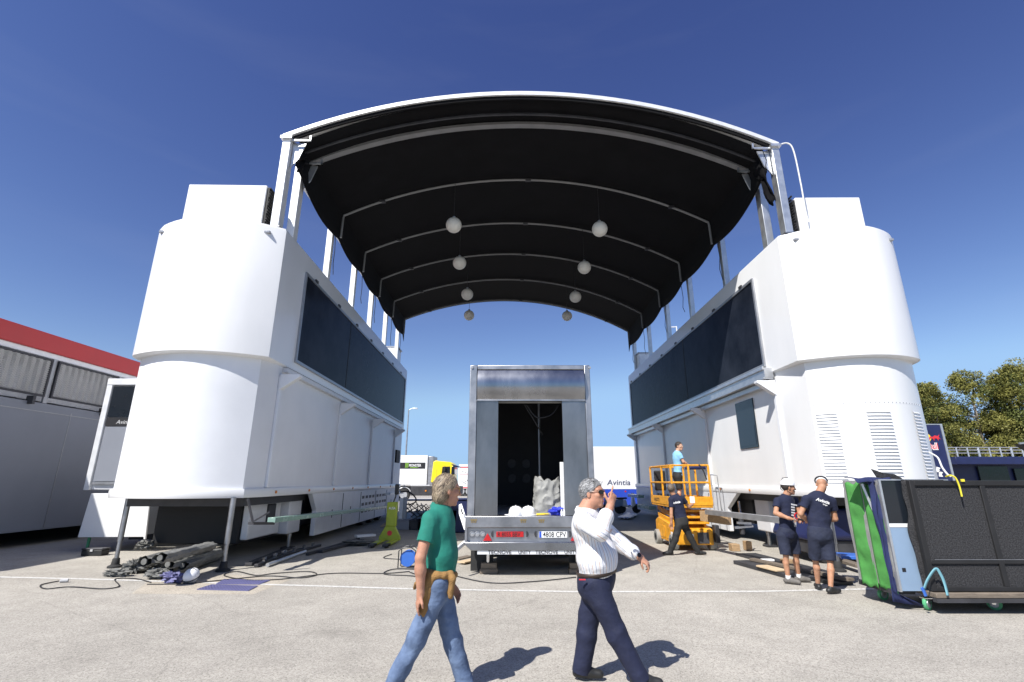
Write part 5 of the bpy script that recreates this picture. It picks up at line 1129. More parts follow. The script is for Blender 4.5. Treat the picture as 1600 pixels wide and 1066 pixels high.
# ------------------------------------------------------------------ trees
def tree(bx, by, h, cw, seed, lab, nclump=130):
    rs = np.random.RandomState(seed); root = thing('eucalyptus_tree', lab, 'tree', (bx,by,0), group='tall trees behind the navy unit')
    b = MB(); lean = rs.uniform(-.6,.6); top = V((bx+lean,by,h*.8)); tips = []
    tp = smoothpath([(bx,by,0),(bx+lean*.2,by,h*.25),(bx+lean*.7,by,h*.5),tuple(top)], 5); b.tube(tp, [.32*(1-.8*i/(len(tp)-1)) for i in range(len(tp))], 8)
    for i in range(15):
        t = rs.uniform(.22,.95); s_ = tp[int(t*(len(tp)-1))]; a = rs.uniform(0,6.28); L_ = cw*rs.uniform(.45,.95)*(1.1-.5*t); e = s_+V((math.cos(a)*L_, math.sin(a)*L_*.8, L_*rs.uniform(.4,.9)))
        m_ = s_.lerp(e,.5)+V((0,0,-.25)); pth = smoothpath([s_,m_,e],5); b.tube(pth, [.12*(1-.8*k/(len(pth)-1)) for k in range(len(pth))], 6); tips += [e, m_, s_.lerp(e,.75)]
    b.build('trunk','bark',root,recalc=False)
    cl = []
    for i in range(nclump):
        if i < len(tips): c = tips[i]+V(rs.randn(3)*.25)
        else:
            ph = rs.uniform(0,6.28); zz = rs.uniform(.12,1.0)**.8; rr = cw*math.sqrt(rs.uniform(.15,1))*(math.sin(math.pi*min(1,zz*.78+.17))**.6)
            c = V((bx+lean*zz+math.cos(ph)*rr, by+math.sin(ph)*rr*.8, h*zz*.97))
        cl.append((c, rs.uniform(.3,1.0)))
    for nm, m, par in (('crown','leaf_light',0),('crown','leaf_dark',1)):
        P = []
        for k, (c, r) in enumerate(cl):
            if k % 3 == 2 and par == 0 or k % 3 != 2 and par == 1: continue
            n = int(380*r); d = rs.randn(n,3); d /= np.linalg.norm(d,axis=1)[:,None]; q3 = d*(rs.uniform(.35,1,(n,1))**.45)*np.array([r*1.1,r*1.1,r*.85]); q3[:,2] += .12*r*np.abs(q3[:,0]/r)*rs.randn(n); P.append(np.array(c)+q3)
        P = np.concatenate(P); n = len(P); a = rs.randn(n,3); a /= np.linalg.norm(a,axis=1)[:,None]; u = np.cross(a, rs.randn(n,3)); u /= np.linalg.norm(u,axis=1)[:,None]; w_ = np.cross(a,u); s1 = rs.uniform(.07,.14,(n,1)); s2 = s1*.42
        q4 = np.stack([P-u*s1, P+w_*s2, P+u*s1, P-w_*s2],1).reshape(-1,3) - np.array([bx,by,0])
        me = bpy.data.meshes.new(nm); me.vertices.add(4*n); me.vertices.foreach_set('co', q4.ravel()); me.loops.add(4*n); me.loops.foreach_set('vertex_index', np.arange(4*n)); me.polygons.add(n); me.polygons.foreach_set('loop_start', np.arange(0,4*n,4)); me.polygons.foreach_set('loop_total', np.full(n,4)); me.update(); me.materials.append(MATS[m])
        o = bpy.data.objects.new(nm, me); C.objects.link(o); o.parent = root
tY = 46.0
tx = lambda u, v=650: PY(u, v, tY).x
th = lambda v: PY(1500, v, tY).z
tree(tx(1462), tY, th(600), 2.6, 11, 'lower round crowned tree nearest the white right unit', 110)
tree(tx(1495), tY+4, th(590), 2.6, 12, 'tree between the lower round tree and the tall middle tree', 90)
tree(tx(1537), tY+1, th(577), 3.4, 13, 'tallest middle tree above the roof railing', 150)
tree(tx(1592), tY-1, th(572), 3.6, 14, 'tall tree with bare pale limbs at the right border', 150)
tree(tx(1650), tY+2, th(566), 3.8, 15, 'tree cut off by the right border', 110)
tree(tx(1575), tY+9, th(590), 3.6, 16, 'tree farther back between the tall middle tree and the border tree', 110)
# ------------------------------------------------------------------ people: signed-distance bodies meshed with surface nets
class Fld:
    def __init__(s, lo, hi, h):
        s.lo = np.array(lo, float); s.h = h; s.n = np.ceil((np.array(hi)-s.lo)/h).astype(int)+1
        s.F = np.full(tuple(s.n), 1.0, np.float32); s.ax = [s.lo[i]+h*np.arange(s.n[i]) for i in range(3)]
    def _win(s, lo, hi):
        a = np.maximum(0, np.floor((np.array(lo)-s.lo)/s.h).astype(int)); b = np.minimum(s.n, np.ceil((np.array(hi)-s.lo)/s.h).astype(int)+1)
        if np.any(b <= a): return None
        sl = tuple(slice(a[i], b[i]) for i in range(3)); g = np.meshgrid(*[s.ax[i][sl[i]] for i in range(3)], indexing='ij'); return sl, g
    def _mix(s, sl, d, k, op):
        A = s.F[sl]
        if op == 'u':
            if k > 0: hh = np.clip(.5+.5*(A-d)/k, 0, 1); s.F[sl] = (A*(1-hh)+d*hh-k*hh*(1-hh)).astype(np.float32)
            else: s.F[sl] = np.minimum(A, d)
        else: s.F[sl] = np.maximum(A, -d)
    def _clip(s, d, g, clips):
        for p, n in clips or ():
            n = V(n).normalized(); d = np.maximum(d, (g[0]-p[0])*n[0]+(g[1]-p[1])*n[1]+(g[2]-p[2])*n[2])
        return d
    def cone(s, a, b, ra, rb, k=.02, clips=None, op='u'):
        a = np.array(a); b = np.array(b); m = max(ra, rb)+k+.03; w = s._win(np.minimum(a,b)-m, np.maximum(a,b)+m)
        if not w: return
        sl, g = w; ba = b-a; L2 = max(1e-9, ba@ba); px, py, pz = g[0]-a[0], g[1]-a[1], g[2]-a[2]
        t = np.clip((px*ba[0]+py*ba[1]+pz*ba[2])/L2, 0, 1); d = np.sqrt((px-t*ba[0])**2+(py-t*ba[1])**2+(pz-t*ba[2])**2)-(ra+(rb-ra)*t)
        s._mix(sl, s._clip(d, g, clips), k, op)
    def ell(s, c, R, r, k=.02, clips=None, op='u'):
        c = np.array(c); m = max(r)+k+.03; w = s._win(c-m, c+m)
        if not w: return
        sl, g = w; P = [g[i]-c[i] for i in range(3)]; L_ = [P[0]*a[0]+P[1]*a[1]+P[2]*a[2] for a in R]
        k0 = np.sqrt(sum((L_[i]/r[i])**2 for i in range(3))); k1 = np.sqrt(sum((L_[i]/r[i]**2)**2 for i in range(3)))+1e-9
        s._mix(sl, s._clip(k0*(k0-1)/k1, g, clips), k, op)
    def mesh(s):
        F = s.F; S = F < 0; c = S[:-1,:-1,:-1].astype(np.int8)
        n8 = sum(S[i:S.shape[0]-1+i, j:S.shape[1]-1+j, k:S.shape[2]-1+k].astype(np.int8) for i in (0,1) for j in (0,1) for k in (0,1))
        act = (n8 > 0) & (n8 < 8); idx = np.argwhere(act); imap = np.full(act.shape, -1, np.int64); imap[act] = np.arange(len(idx))
        off = [(i,j,k) for i in (0,1) for j in (0,1) for k in (0,1)]; val = np.stack([F[idx[:,0]+o[0], idx[:,1]+o[1], idx[:,2]+o[2]] for o in off], 1)
        acc = np.zeros((len(idx),3)); cnt = np.zeros(len(idx))
        for a in range(8):
            for b in range(a+1, 8):
                if sum(abs(off[a][i]-off[b][i]) for i in range(3)) != 1: continue
                va, vb = val[:,a], val[:,b]; m = (va < 0) != (vb < 0); t = np.where(m, va/np.where(m, va-vb, 1), 0)
                p = np.array(off[a])[None]+t[:,None]*(np.array(off[b])-np.array(off[a]))[None]; acc += np.where(m[:,None], p, 0); cnt += m
        P = s.lo+s.h*(idx+acc/cnt[:,None]); Q = []
        for ax in range(3):
            u, v = [(1,2),(2,0),(0,1)][ax]; sh = [slice(None)]*3; A = np.take(S, range(S.shape[ax]-1), ax); B = np.take(S, range(1,S.shape[ax]), ax)
            e = np.argwhere(A != B); e = e[(e[:,u] > 0) & (e[:,v] > 0) & (e[:,u] < imap.shape[u]) & (e[:,v] < imap.shape[v])]
            if not len(e): continue
            ia = S[e[:,0],e[:,1],e[:,2]]
            def at(du, dv): q = e.copy(); q[:,u] -= du; q[:,v] -= dv; return imap[q[:,0],q[:,1],q[:,2]]
            q = np.stack([at(1,1), at(0,1), at(0,0), at(1,0)], 1); q[~ia] = q[~ia][:,::-1]; Q.append(q)
        Q = np.concatenate(Q); Q = Q[(Q >= 0).all(1)]; return P, Q
def net(f, name, m, parent, wr=None, stripe=None, relax=1):
    P, Q = f.mesh()
    for _ in range(relax):
        A = np.zeros_like(P); n = np.zeros(len(P))
        for a, b_ in ((0,1),(1,2),(2,3),(3,0)):
            np.add.at(A, Q[:,a], P[Q[:,b_]]); np.add.at(A, Q[:,b_], P[Q[:,a]]); np.add.at(n, Q[:,a], 1); np.add.at(n, Q[:,b_], 1)
        P = P*.45+.55*A/np.maximum(n,1)[:,None]
    if wr:
        fn = np.cross(P[Q[:,2]]-P[Q[:,0]], P[Q[:,3]]-P[Q[:,1]]); N = np.zeros_like(P)
        for a in range(4): np.add.at(N, Q[:,a], fn)
        N /= np.linalg.norm(N,axis=1)[:,None]+1e-12; P = P+N*wr(P)[:,None]
    o0 = np.array(origin_of(parent)); me = bpy.data.meshes.new(name); X_ = P-o0
    me.vertices.add(len(P)); me.vertices.foreach_set('co', X_.ravel()); me.loops.add(4*len(Q)); me.loops.foreach_set('vertex_index', Q.ravel()); me.polygons.add(len(Q))
    me.polygons.foreach_set('loop_start', np.arange(0,4*len(Q),4)); me.polygons.foreach_set('loop_total', np.full(len(Q),4)); me.update(calc_edges=True); me.validate()
    me.polygons.foreach_set('use_smooth', [True]*len(me.polygons))
    for mm in ([m] if isinstance(m, str) else m): me.materials.append(MATS[mm])
    if stripe is not None:
        a = me.attributes.new('stripe', 'FLOAT', 'POINT'); a.data.foreach_set('value', stripe(P).astype(np.float32))
    o = bpy.data.objects.new(name, me); C.objects.link(o); o.parent = parent; return o
def wrinkle(amp, seed, sc_=1.0, vert=1.0):
    rs = np.random.RandomState(seed); W = []
    for i in range(7):
        d = rs.randn(3)*np.array([1,1,vert*1.6]); d /= np.linalg.norm(d); W.append((d*rs.uniform(18,48)*sc_, rs.randn(3)*6, rs.rand()*6.28, rs.uniform(.4,1)))
    def f(P):
        s = np.zeros(len(P))
        for k, q, ph, a in W: s += a*(1-2*np.abs(np.sin(P@k*.5+1.3*np.sin(P@q+ph))))
        return amp*s/3
    return f
def frame(fwd, up):
    f = V(fwd).normalized(); u = V(up); u = (u-f*u.dot(f)).normalized(); s = f.cross(u).normalized(); return f, s, u     # s = the person's right
def head_prims(f, hc, hf, hu, neckb, k=.012, s=1.0, fat=0.0):
    F_, S_, U_ = frame(hf, hu); R = (F_, S_, U_); q = lambda x,y,z: hc+(F_*x+S_*y+U_*z)*s
    f.cone(neckb, q(-.015,0,-.06), (.062+fat)*s, (.056+fat)*s, k=.03)
    f.ell(q(-.012,0,.025), R, (.100*s,.077*s,.098*s), k=k)
    f.ell(q(.022,0,-.045), R, ((.070+fat*.6)*s,(.058+fat*.8)*s,.078*s), k=.03)
    f.cone(q(.075,-.008,-.100), q(.075,.008,-.100), .018*s, .018*s, k=.025)
    f.cone(q(.088,0,.018), q(.113,0,-.022), .009*s, .013*s, k=.012)
    f.cone(q(.100,-.012,-.026), q(.100,.012,-.026), .009*s, .009*s, k=.010)
    for y in (-1,1):
        f.cone(q(.083,.012*y,.035), q(.070,.048*y,.033), .012*s, .010*s, k=.014)      # brow
        f.ell(q(.062,.042*y,-.015), R, (.026*s,.024*s,.022*s), k=.02)                   # cheek
        f.ell(q(-.005,.080*y,-.010), R, (.019*s,.009*s,.032*s), k=.006)                 # ear
        f.ell(q(.092,.030*y,.012), R, (.016*s,.018*s,.011*s), op='s', k=0)              # eye socket
        f.ell(q(.078,.030*y,.012), R, (.014*s,.014*s,.012*s), k=.003)
    f.cone(q(.091,-.020,-.060), q(.091,.020,-.060), .008*s, .008*s, k=.006)
    f.cone(q(.088,-.016,-.073), q(.088,.016,-.073), .009*s, .009*s, k=.006)
    return q, R
def hand_prims(f, wr, tip, nrm, curl=.5, point=False, s=1.0, thumb=1, rad=.009):
    d = (tip-wr).normalized(); n = V(nrm); n = (n-d*n.dot(d)).normalized(); a = d.cross(n).normalized()*thumb   # a = toward the thumb side
    q = lambda x,y,z: wr+(d*x+a*y+n*z)*s
    f.ell(q(.048,0,.0), (d,a,n), (.052*s,.042*s,.017*s), k=.014); f.cone(wr-d*.02, q(.02,0,0), .025*s, .024*s, k=.02)
    for i, (y, L_) in enumerate(((.030,.072),(.010,.080),(-.010,.074),(-.029,.058))):
        c = curl*(.9+.15*i)
        if point and i == 0: c = .08
        elif point: c = 1.5
        b0 = q(.085,y,0); a1 = c*.7; p1 = b0+(d*math.cos(a1)+n*math.sin(a1))*L_*.45*s; a2 = a1+c*.9; p2 = p1+(d*math.cos(a2)+n*math.sin(a2))*L_*.32*s; a3 = a2+c*.7; p3 = p2+(d*math.cos(a3)+n*math.sin(a3))*L_*.25*s
        f.cone(q(.06,y*.9,0), b0, .011*s, rad*1.05*s, k=.006)
        for u_, w_, r1, r2 in ((b0,p1,rad,rad*.95),(p1,p2,rad*.95,rad*.88),(p2,p3,rad*.88,rad*.78)): f.cone(u_, w_, r1*s, r2*s, k=.003)
    t0 = q(.020,.028,.004); t1 = q(.050,.056,.014+.01*curl); t2 = q(.078,.058,.022+.025*curl); f.cone(t0,t1,.014*s,.012*s,k=.010); f.cone(t1,t2,.0115*s,.009*s,k=.003)
def person(label, J, bf, hf, hu=(0,0,1), h=.010, skinm='skin_tan', fat=0.0, build=1.0, short=True, top='tee_navy', bottom='shorts_navy', hair='hair_dark', hairlen=.0,
           shoe='shoe_black', collar=False, untuck=.10, hands=None, group=None, seed=1, sock=None, extra=None, stripe=False, sleeve=.55, hem=None, bald=0.0, lift=0.0, belly=0.0, hscale=1.0, comb=None, legr=1.0, shoef=None, body_extra=None):
    """J: joints as world points."""
    base = V((J['pelvis'].x, J['pelvis'].y, lift)); root = thing('person', label, 'person', base, group)
    allp = list(J.values()); lo = [min(p[i] for p in allp)-.26 for i in range(3)]; hi = [max(p[i] for p in allp)+.26 for i in range(3)]
    lo[2] = max(lo[2], -.02)
    up = (J['neck']-J['pelvis']).normalized(); BF, BS, BU = frame(V(bf)-up*V(bf).dot(up), up); R = (BF,BS,BU); bl = build
    f = Fld(lo, hi, h); q, RH = head_prims(f, J['head'], hf, hu, J['neck'], fat=fat, s=hscale)
    ch = J['neck'].lerp(J['pelvis'], .30); bel = J['neck'].lerp(J['pelvis'], .68)
    f.ell(ch, R, (.085*bl,.135*bl,.17), k=.05); f.ell(bel, R, (.08*bl,.12*bl,.15), k=.05); f.ell(J['pelvis'], R, (.08*bl,.125*bl,.11), k=.05)
    for sd_ in 'LR':
        sh, el, wr = J['sh'+sd_], J['el'+sd_], J['wr'+sd_]
        f.cone(ch+up*.12, sh, .05, .045*bl, k=.05); f.cone(sh, el, .047*bl, .038*bl, k=.025); f.cone(el, el.lerp(wr,.35), .038*bl, .040*bl, k=.015); f.cone(el.lerp(wr,.3), wr, .040*bl, .026*bl, k=.02)
        hp, kn, an = J['hp'+sd_], J['kn'+sd_], J['an'+sd_]; lr = 1 if short else .72
        f.cone(hp, kn, .066*lr, .040*lr, k=.03); cf = kn.lerp(an,.3)-BF*.015; f.cone(kn, cf, .042*lr, .048*lr, k=.02); f.cone(cf, an, .050*lr, .032, k=.02); f.cone(an, an+(J['to'+sd_]-an)*.6+V((0,0,-.01)), .032, .026, k=.02)
        hd = (hands or {}).get(sd_, {}); n = hd.get('n', -BF if abs((wr-el).normalized().dot(BF)) < .8 else V((0,0,-1)))
        hand_prims(f, wr, J['ti'+sd_], n, curl=hd.get('curl',.45), point=hd.get('point',False), thumb=hd.get('thumb',1), rad=max(.009, h*.95 if h > .007 else .009))
    if body_extra: body_extra(f)
    net(f, 'body', skinm, root)
    # shirt
    f = Fld(lo, hi, h*1.15); waist = J['pelvis']-up*untuck; wc = [(waist, -up)]
    f.ell(ch+BU*.02, R, (.118*bl,.175*bl,.20), k=.06, clips=wc); f.ell(bel+BF*(.01+belly*.6), R, (.108*bl+belly,.158*bl+belly*.6,.20), k=.07, clips=wc)
    f.ell(J['pelvis']-up*.03, R, (.118*bl+belly*.4,.168*bl+belly*.3,.17), k=.06, clips=wc)
    f.cone(J['neck']-up*.02, J['neck']+up*.022, .082, .068, k=.03, clips=[(J['neck']+up*.028, up+BF*.25)])
    for sd_ in 'LR':
        sh, el, wr = J['sh'+sd_], J['el'+sd_], J['wr'+sd_]
        f.cone(ch+up*.13, sh, .065, .060*bl, k=.06)
        d = (el-sh).normalized()
        if sleeve < 1: e = sh.lerp(el, sleeve+.1); f.cone(sh, e, .064*bl, .066*bl, k=.04, clips=[(sh.lerp(el, sleeve), d)])
        else:
            f.cone(sh, el, .068*bl, .058*bl, k=.045); c_ = el.lerp(wr, sleeve-1); f.cone(el, el.lerp(wr, sleeve-.9), .058*bl, .050*bl, k=.03, clips=[(c_, (wr-el).normalized())])
            f.cone(el.lerp(wr, sleeve-1.12), el.lerp(wr, sleeve-1.03), .056*bl, .055*bl, k=.004)
    if collar:
        for t in range(14):
            a0 = 2*math.pi*t/14; a1 = 2*math.pi*(t+1)/14; P_ = lambda a: J['neck']+up*(.026+.018*math.cos(a+math.pi))+BF*.074*math.cos(a)+BS*.072*math.sin(a); f.cone(P_(a0), P_(a1), .013, .013, k=.008)
            P2 = lambda a: J['neck']+up*(.004+.018*math.cos(a+math.pi))+BF*.086*math.cos(a)+BS*.084*math.sin(a); f.cone(P2(a0), P2(a1), .014, .014, k=.012)
    st = None
    if stripe:
        def st(P):
            rel = P-np.array(J['neck']); sarm, earm = np.array(J['shR']), np.array(J['elR']); ax = earm-sarm; t = np.clip(((P-sarm)@ax)/(ax@ax),0,1); dd = np.linalg.norm(P-sarm-t[:,None]*ax, axis=1)
            w2 = np.array(J['wrR'])-earm; t2_ = np.clip(((P-earm)@w2)/(w2@w2),0,1); dd2 = np.linalg.norm(P-earm-t2_[:,None]*w2, axis=1)
            body = np.arctan2(rel@np.array(BS), rel@np.array(BF))*.17; arm = (P-sarm)@np.cross(ax/np.linalg.norm(ax), [0,1,0])
            sl, el_, wl = np.array(J['shL']), np.array(J['elL']), np.array(J['wrL']); a3 = wl-sl; t3 = np.clip(((P-sl)@a3)/(a3@a3),0,1); dd3 = np.linalg.norm(P-sl-t3[:,None]*a3, axis=1); arm3 = (P-sl)@np.cross(a3/np.linalg.norm(a3), [0,1,0])
            body = np.where((t3 > .35)&(dd3 < .11), arm3, body)
            return np.where((dd < .085)&(dd > 0)&(t > .25), arm, np.where((dd2 < .08)&(t2_ > .02), (P-earm)@np.cross(w2/np.linalg.norm(w2),[0,1,0]), body))
    net(f, 'shirt', top, root, wr=wrinkle((.0035 if stripe else .0070) if h < .007 else .004, seed, .5 if h < .007 else .8, 1.6), stripe=st)
    # trousers / shorts
    f = Fld(lo, hi, h*1.15); tw = J['pelvis']+up*.06; wc = [(tw, up)]
    f.ell(J['pelvis'], R, (.118*bl+belly*.5,.168*bl+belly*.4,.15), k=.05, clips=wc); f.ell(J['pelvis']-up*.08-BF*.03, R, (.105*bl,.16*bl,.11), k=.06)
    for sd_ in 'LR':
        hp, kn, an, to = J['hp'+sd_], J['kn'+sd_], J['an'+sd_], J['to'+sd_]
        if short:
            d = (kn-hp).normalized(); f.cone(hp, kn+d*.05, .098*legr, .088*legr, k=.04, clips=[(hp.lerp(kn, .94), d)])
        else:
            d = (an-kn).normalized(); f.cone(hp, kn, .096*legr, .078*legr, k=.045); f.cone(kn, an+d*.04, .078*legr, .068*legr, k=.035, clips=[(an+d*.035, d)])
    net(f, 'shorts' if short else 'trousers', bottom, root, wr=wrinkle(.0080 if not short else .005, seed+5, .8, 2.6))
    # shoes
    for sd_ in 'LR':
        an, to = J['an'+sd_], J['to'+sd_]; f = Fld([min(an[i],to[i])-.10 for i in range(3)], [max(an[i],to[i])+.12 for i in range(3)], .0065)
        fw = V((to.x-an.x, to.y-an.y, 0)); fw = fw.normalized() if fw.length > .02 else V(bf); dirn = (to-an).normalized() if shoef and sd_ in shoef else fw
        heel = V((an.x,an.y,max(lift, an.z-.065)))-dirn*.045 if not(shoef and sd_ in shoef) else an-V((0,0,.05))
        toe = heel+dirn*.23; z = V((0,0,1)); gz = heel.z
        sole = [(V((0,0,gz+.0)), V((0,0,-1)))] if not(shoef and sd_ in shoef) else None
        f.cone(heel+z*.035, heel+dirn*.10+z*.045, .040, .042, k=.02, clips=sole); f.cone(heel+dirn*.10+z*.04, toe-dirn*.03+z*.03, .043, .036, k=.03, clips=sole); f.cone(heel+dirn*.03+z*.05, an+z*.005, .042, .040, k=.02)
        net(f, 'shoe', shoe, root)
        if sock: b = MB(); b.cyl(an+V((0,0,-.02)), an.lerp(J['kn'+sd_], .16), .041, .043, n=16); b.build('sock', sock, root)
    # hair
    if hair:
        hs_ = .0055; f = Fld([J['head'][i]-.17 for i in range(3)], [J['head'][i]+.17 for i in range(3)], hs_); F_, S_, U_ = RH
        fr = [(q(.045-bald,0,.055), F_*1.0-U_*.9), ]
        lo_ = [(q(-.03,0,-.055-hairlen), -U_+F_*.25)]
        f.ell(q(-.016,0,.028), RH, (.108*hscale,.085*hscale,.103*hscale), k=.01, clips=[(q(.055,0,.05), F_*.75-U_*.75), (q(0,0,-.045-hairlen), -U_+F_*.9)])
        for y_ in (-1,1): f.ell(q(.004,.088*y_,-.022), RH, (.028,.030,.034), op='s', k=0)
        if hairlen > 0: f.ell(q(-.045,0,-.03), RH, (.072*hscale,.078*hscale,.085*hscale), k=.02, clips=[(q(-.0,0,0), F_), (q(0,0,-.085-hairlen), -U_)])
        ho = net(f, 'hair', hair, root, wr=wrinkle(.0016, seed+9, 2.2, .3), relax=1)
        if comb:
            me = ho.data; n_ = len(me.vertices); Pv = np.empty(n_*3); me.vertices.foreach_get('co', Pv); Pv = Pv.reshape(-1,3); Nv = np.empty(n_*3); me.vertex_normals.foreach_get('vector', Nv); Nv = Nv.reshape(-1,3)
            rs = np.random.RandomState(seed+60); F2,S2,U2 = [np.array(a) for a in RH]; cen = Pv.mean(0); k_ = rs.randint(0, n_, 3600); p_, n2 = Pv[k_], Nv[k_]
            keep = ((p_-cen)@F2 < .085) & (n2@U2 > -.75); p_, n2 = p_[keep], n2[keep]; m_ = len(p_)
            cv = F2*comb[0]+U2*comb[2]+rs.randn(m_,3)*.22+np.sign((p_-cen)@S2)[:,None]*S2*comb[1]; cv -= n2*(cv*n2).sum(1)[:,None]; cv /= np.linalg.norm(cv,axis=1)[:,None]; sd2 = np.cross(cv, n2)
            L2 = rs.uniform(.018,.045,(m_,1))*comb[3]; lf = rs.uniform(.002,.007,(m_,1)); w2_ = rs.uniform(.0010,.0022,(m_,1)); pts_ = [p_+n2*.0008, p_+cv*L2*.5+n2*lf, p_+cv*L2+n2*lf*.4-U2*L2*.18]
            co_ = np.stack([pts_[0]-sd2*w2_, pts_[0]+sd2*w2_, pts_[1]-sd2*w2_, pts_[1]+sd2*w2_, pts_[2]-sd2*w2_*.3, pts_[2]+sd2*w2_*.3], 1).reshape(-1,3)
            fs_ = [f_ for i in range(m_) for f_ in ((6*i,6*i+1,6*i+3,6*i+2),(6*i+2,6*i+3,6*i+5,6*i+4))]
            m3 = bpy.data.meshes.new('hair_strands'); m3.from_pydata(co_.tolist(), [], fs_); [m3.materials.append(MATS[x]) for x in comb[4:6]]; pick = (rs.rand(m_) < .45).astype(int)
            m3.polygons.foreach_set('material_index', np.repeat(pick,2)); so_ = bpy.data.objects.new('hair_strands', m3); C.objects.link(so_); so_.parent = ho
    if extra: extra(root, q, RH, J, (BF,BS,BU), up)
    return root
def JP(**k): return {n: PY(*v) for n, v in k.items()}
def glasses(root, q, RH, lens='lens_black', framem='tortoise', wrap=False, clear=False):
    F_, S_, U_ = RH; b = MB()
    if not clear:
        for y in (-1,1):
            P_ = [(.104,.006,.024),(.100,.030,.030),(.084,.056,.028),(.078,.062,.018),(.086,.052,-.004),(.100,.030,-.008),(.107,.010,.002)]
            b.prism([q(x,yy*y,z) for x,yy,z in P_], F_*.004)
        b.build('lens', lens, root)
    b = MB()
    for y in (-1,1):
        b.tube([q(.082,.060*y,.022), q(.04,.079*y,.018), q(-.012,.084*y,.008)], .0035 if not clear else .0018, 6)
        if not wrap:
            b.tube([q(*(x,yy*y,z)) for x,yy,z in [(.106,.006,.025),(.102,.030,.032),(.085,.058,.030),(.079,.065,.018),(.087,.053,-.006),(.102,.030,-.011),(.109,.010,.0),(.106,.006,.025)]], .003 if not clear else .0015, 6)
    b.tube([q(.106,-.008,.02), q(.110,0,.021), q(.106,.008,.02)], .003, 6); b.build('glasses_frame', framem, root)
def eyes(root, q):
    for y in (-1,1):
        b = MB(); b.ball(q(.080,.030*y,.012), .0125, 12, 8); e = b.build('eye', 'sign_white', root); b = MB(); b.ball(q(.088,.030*y,.012), .0058, 10, 6); b.build('iris', 'hair_dark', e)
def lips(root, q):
    b = MB(); b.tube([q(.088,-.024,-.064), q(.098,-.010,-.063), q(.0995,0,-.064), q(.098,.010,-.063), q(.088,.024,-.064)], [.002,.0055,.006,.0055,.002], 8); b.build('mouth', 'lips', root)
# ---- man in the green polo shirt
Yg = 4.62
J = JP(head=(699,766,Yg), neck=(689,795,Yg), pelvis=(685,903,Yg), shR=(672,813,Yg-.18), shL=(682,808,Yg+.19), elR=(657,872,Yg-.25), elL=(700,868,Yg+.26), wrR=(657,929,Yg-.22), wrL=(706,915,Yg+.24), tiR=(647,964,Yg-.20), tiL=(716,930,Yg+.22),
       hpR=(682,925,Yg-.09), hpL=(690,925,Yg+.09), knR=(650,1000,Yg-.10), knL=(708,1004,Yg+.09), anR=(614,1072,Yg-.10), anL=(731,1081,Yg+.09))
J['toR'] = J['anR']+V((.12,0,-.09)); J['toL'] = J['anL']+V((.17,0,.02)); J['anR'].z = max(J['anR'].z,.13)
def gx(root, q, RH, J, B, up):
    BF,BS,BU = B; glasses(root, q, RH, framem='gold', clear=True); lips(root, q)
    f = Fld([J['pelvis'][i]-.45 for i in range(3)], [J['pelvis'][i]+.35 for i in range(3)], .008); c = J['pelvis']+up*.045
    for t in range(16):
        a0, a1 = 2*math.pi*t/16, 2*math.pi*(t+1)/16; P_ = lambda a: c+BF*.135*math.cos(a)+BS*.178*math.sin(a)-up*.022*math.cos(a+.4); f.cone(P_(a0), P_(a1), .028, .028, k=.02)
    bk = c-BF*.10+BS*.11
    P3 = lambda u,v,y: PY(u,v,y)
    f.cone(P3(669,905,Yg-.17), P3(661,925,Yg-.20), .035, .030, k=.03); f.cone(P3(661,925,Yg-.2), P3(657,975,Yg-.12), .030, .022, k=.03); f.cone(P3(676,903,Yg-.18), P3(665,950,Yg-.17), .030, .026, k=.03); f.cone(P3(665,950,Yg-.17), P3(658,978,Yg-.15), .026, .012, k=.02)
    f.cone(P3(650,912,Yg-.08), P3(648,919,Yg-.02), .022, .02, k=.03)
    f.cone(P3(704,898,Yg-.13), P3(707,905,Yg-.15), .033, .030, k=.02); f.cone(P3(707,905,Yg-.15), P3(704,932,Yg-.14), .030, .024, k=.02); f.cone(P3(702,905,Yg-.12), P3(699,925,Yg-.12), .022, .018, k=.02)
    net(f, 'tied_sweater', 'sweater', root, wr=wrinkle(.006, 77, 1.0, .3))
person('man in green polo shirt and jeans with a tan sweater tied round his waist', J, (1,.1,0), (1,.45,-.12), hu=(-.05,0,1), h=.0058, skinm='skin_ruddy', hscale=1.1, build=1.14, short=False, top='polo_green', bottom='denim', hair='hair_grey', comb=(-.7,.35,-1.0,1.35,'strand_light','strand_dark'), hairlen=.03, bald=0,
       collar=True, untuck=-.02, sleeve=.60, seed=3, belly=.022, extra=gx, legr=1.06, hands={'R':{'n':V((.9,.4,0)),'curl':.35,'thumb':1},'L':{'n':V((-.5,-.8,0)),'curl':.4}}, shoef='L')
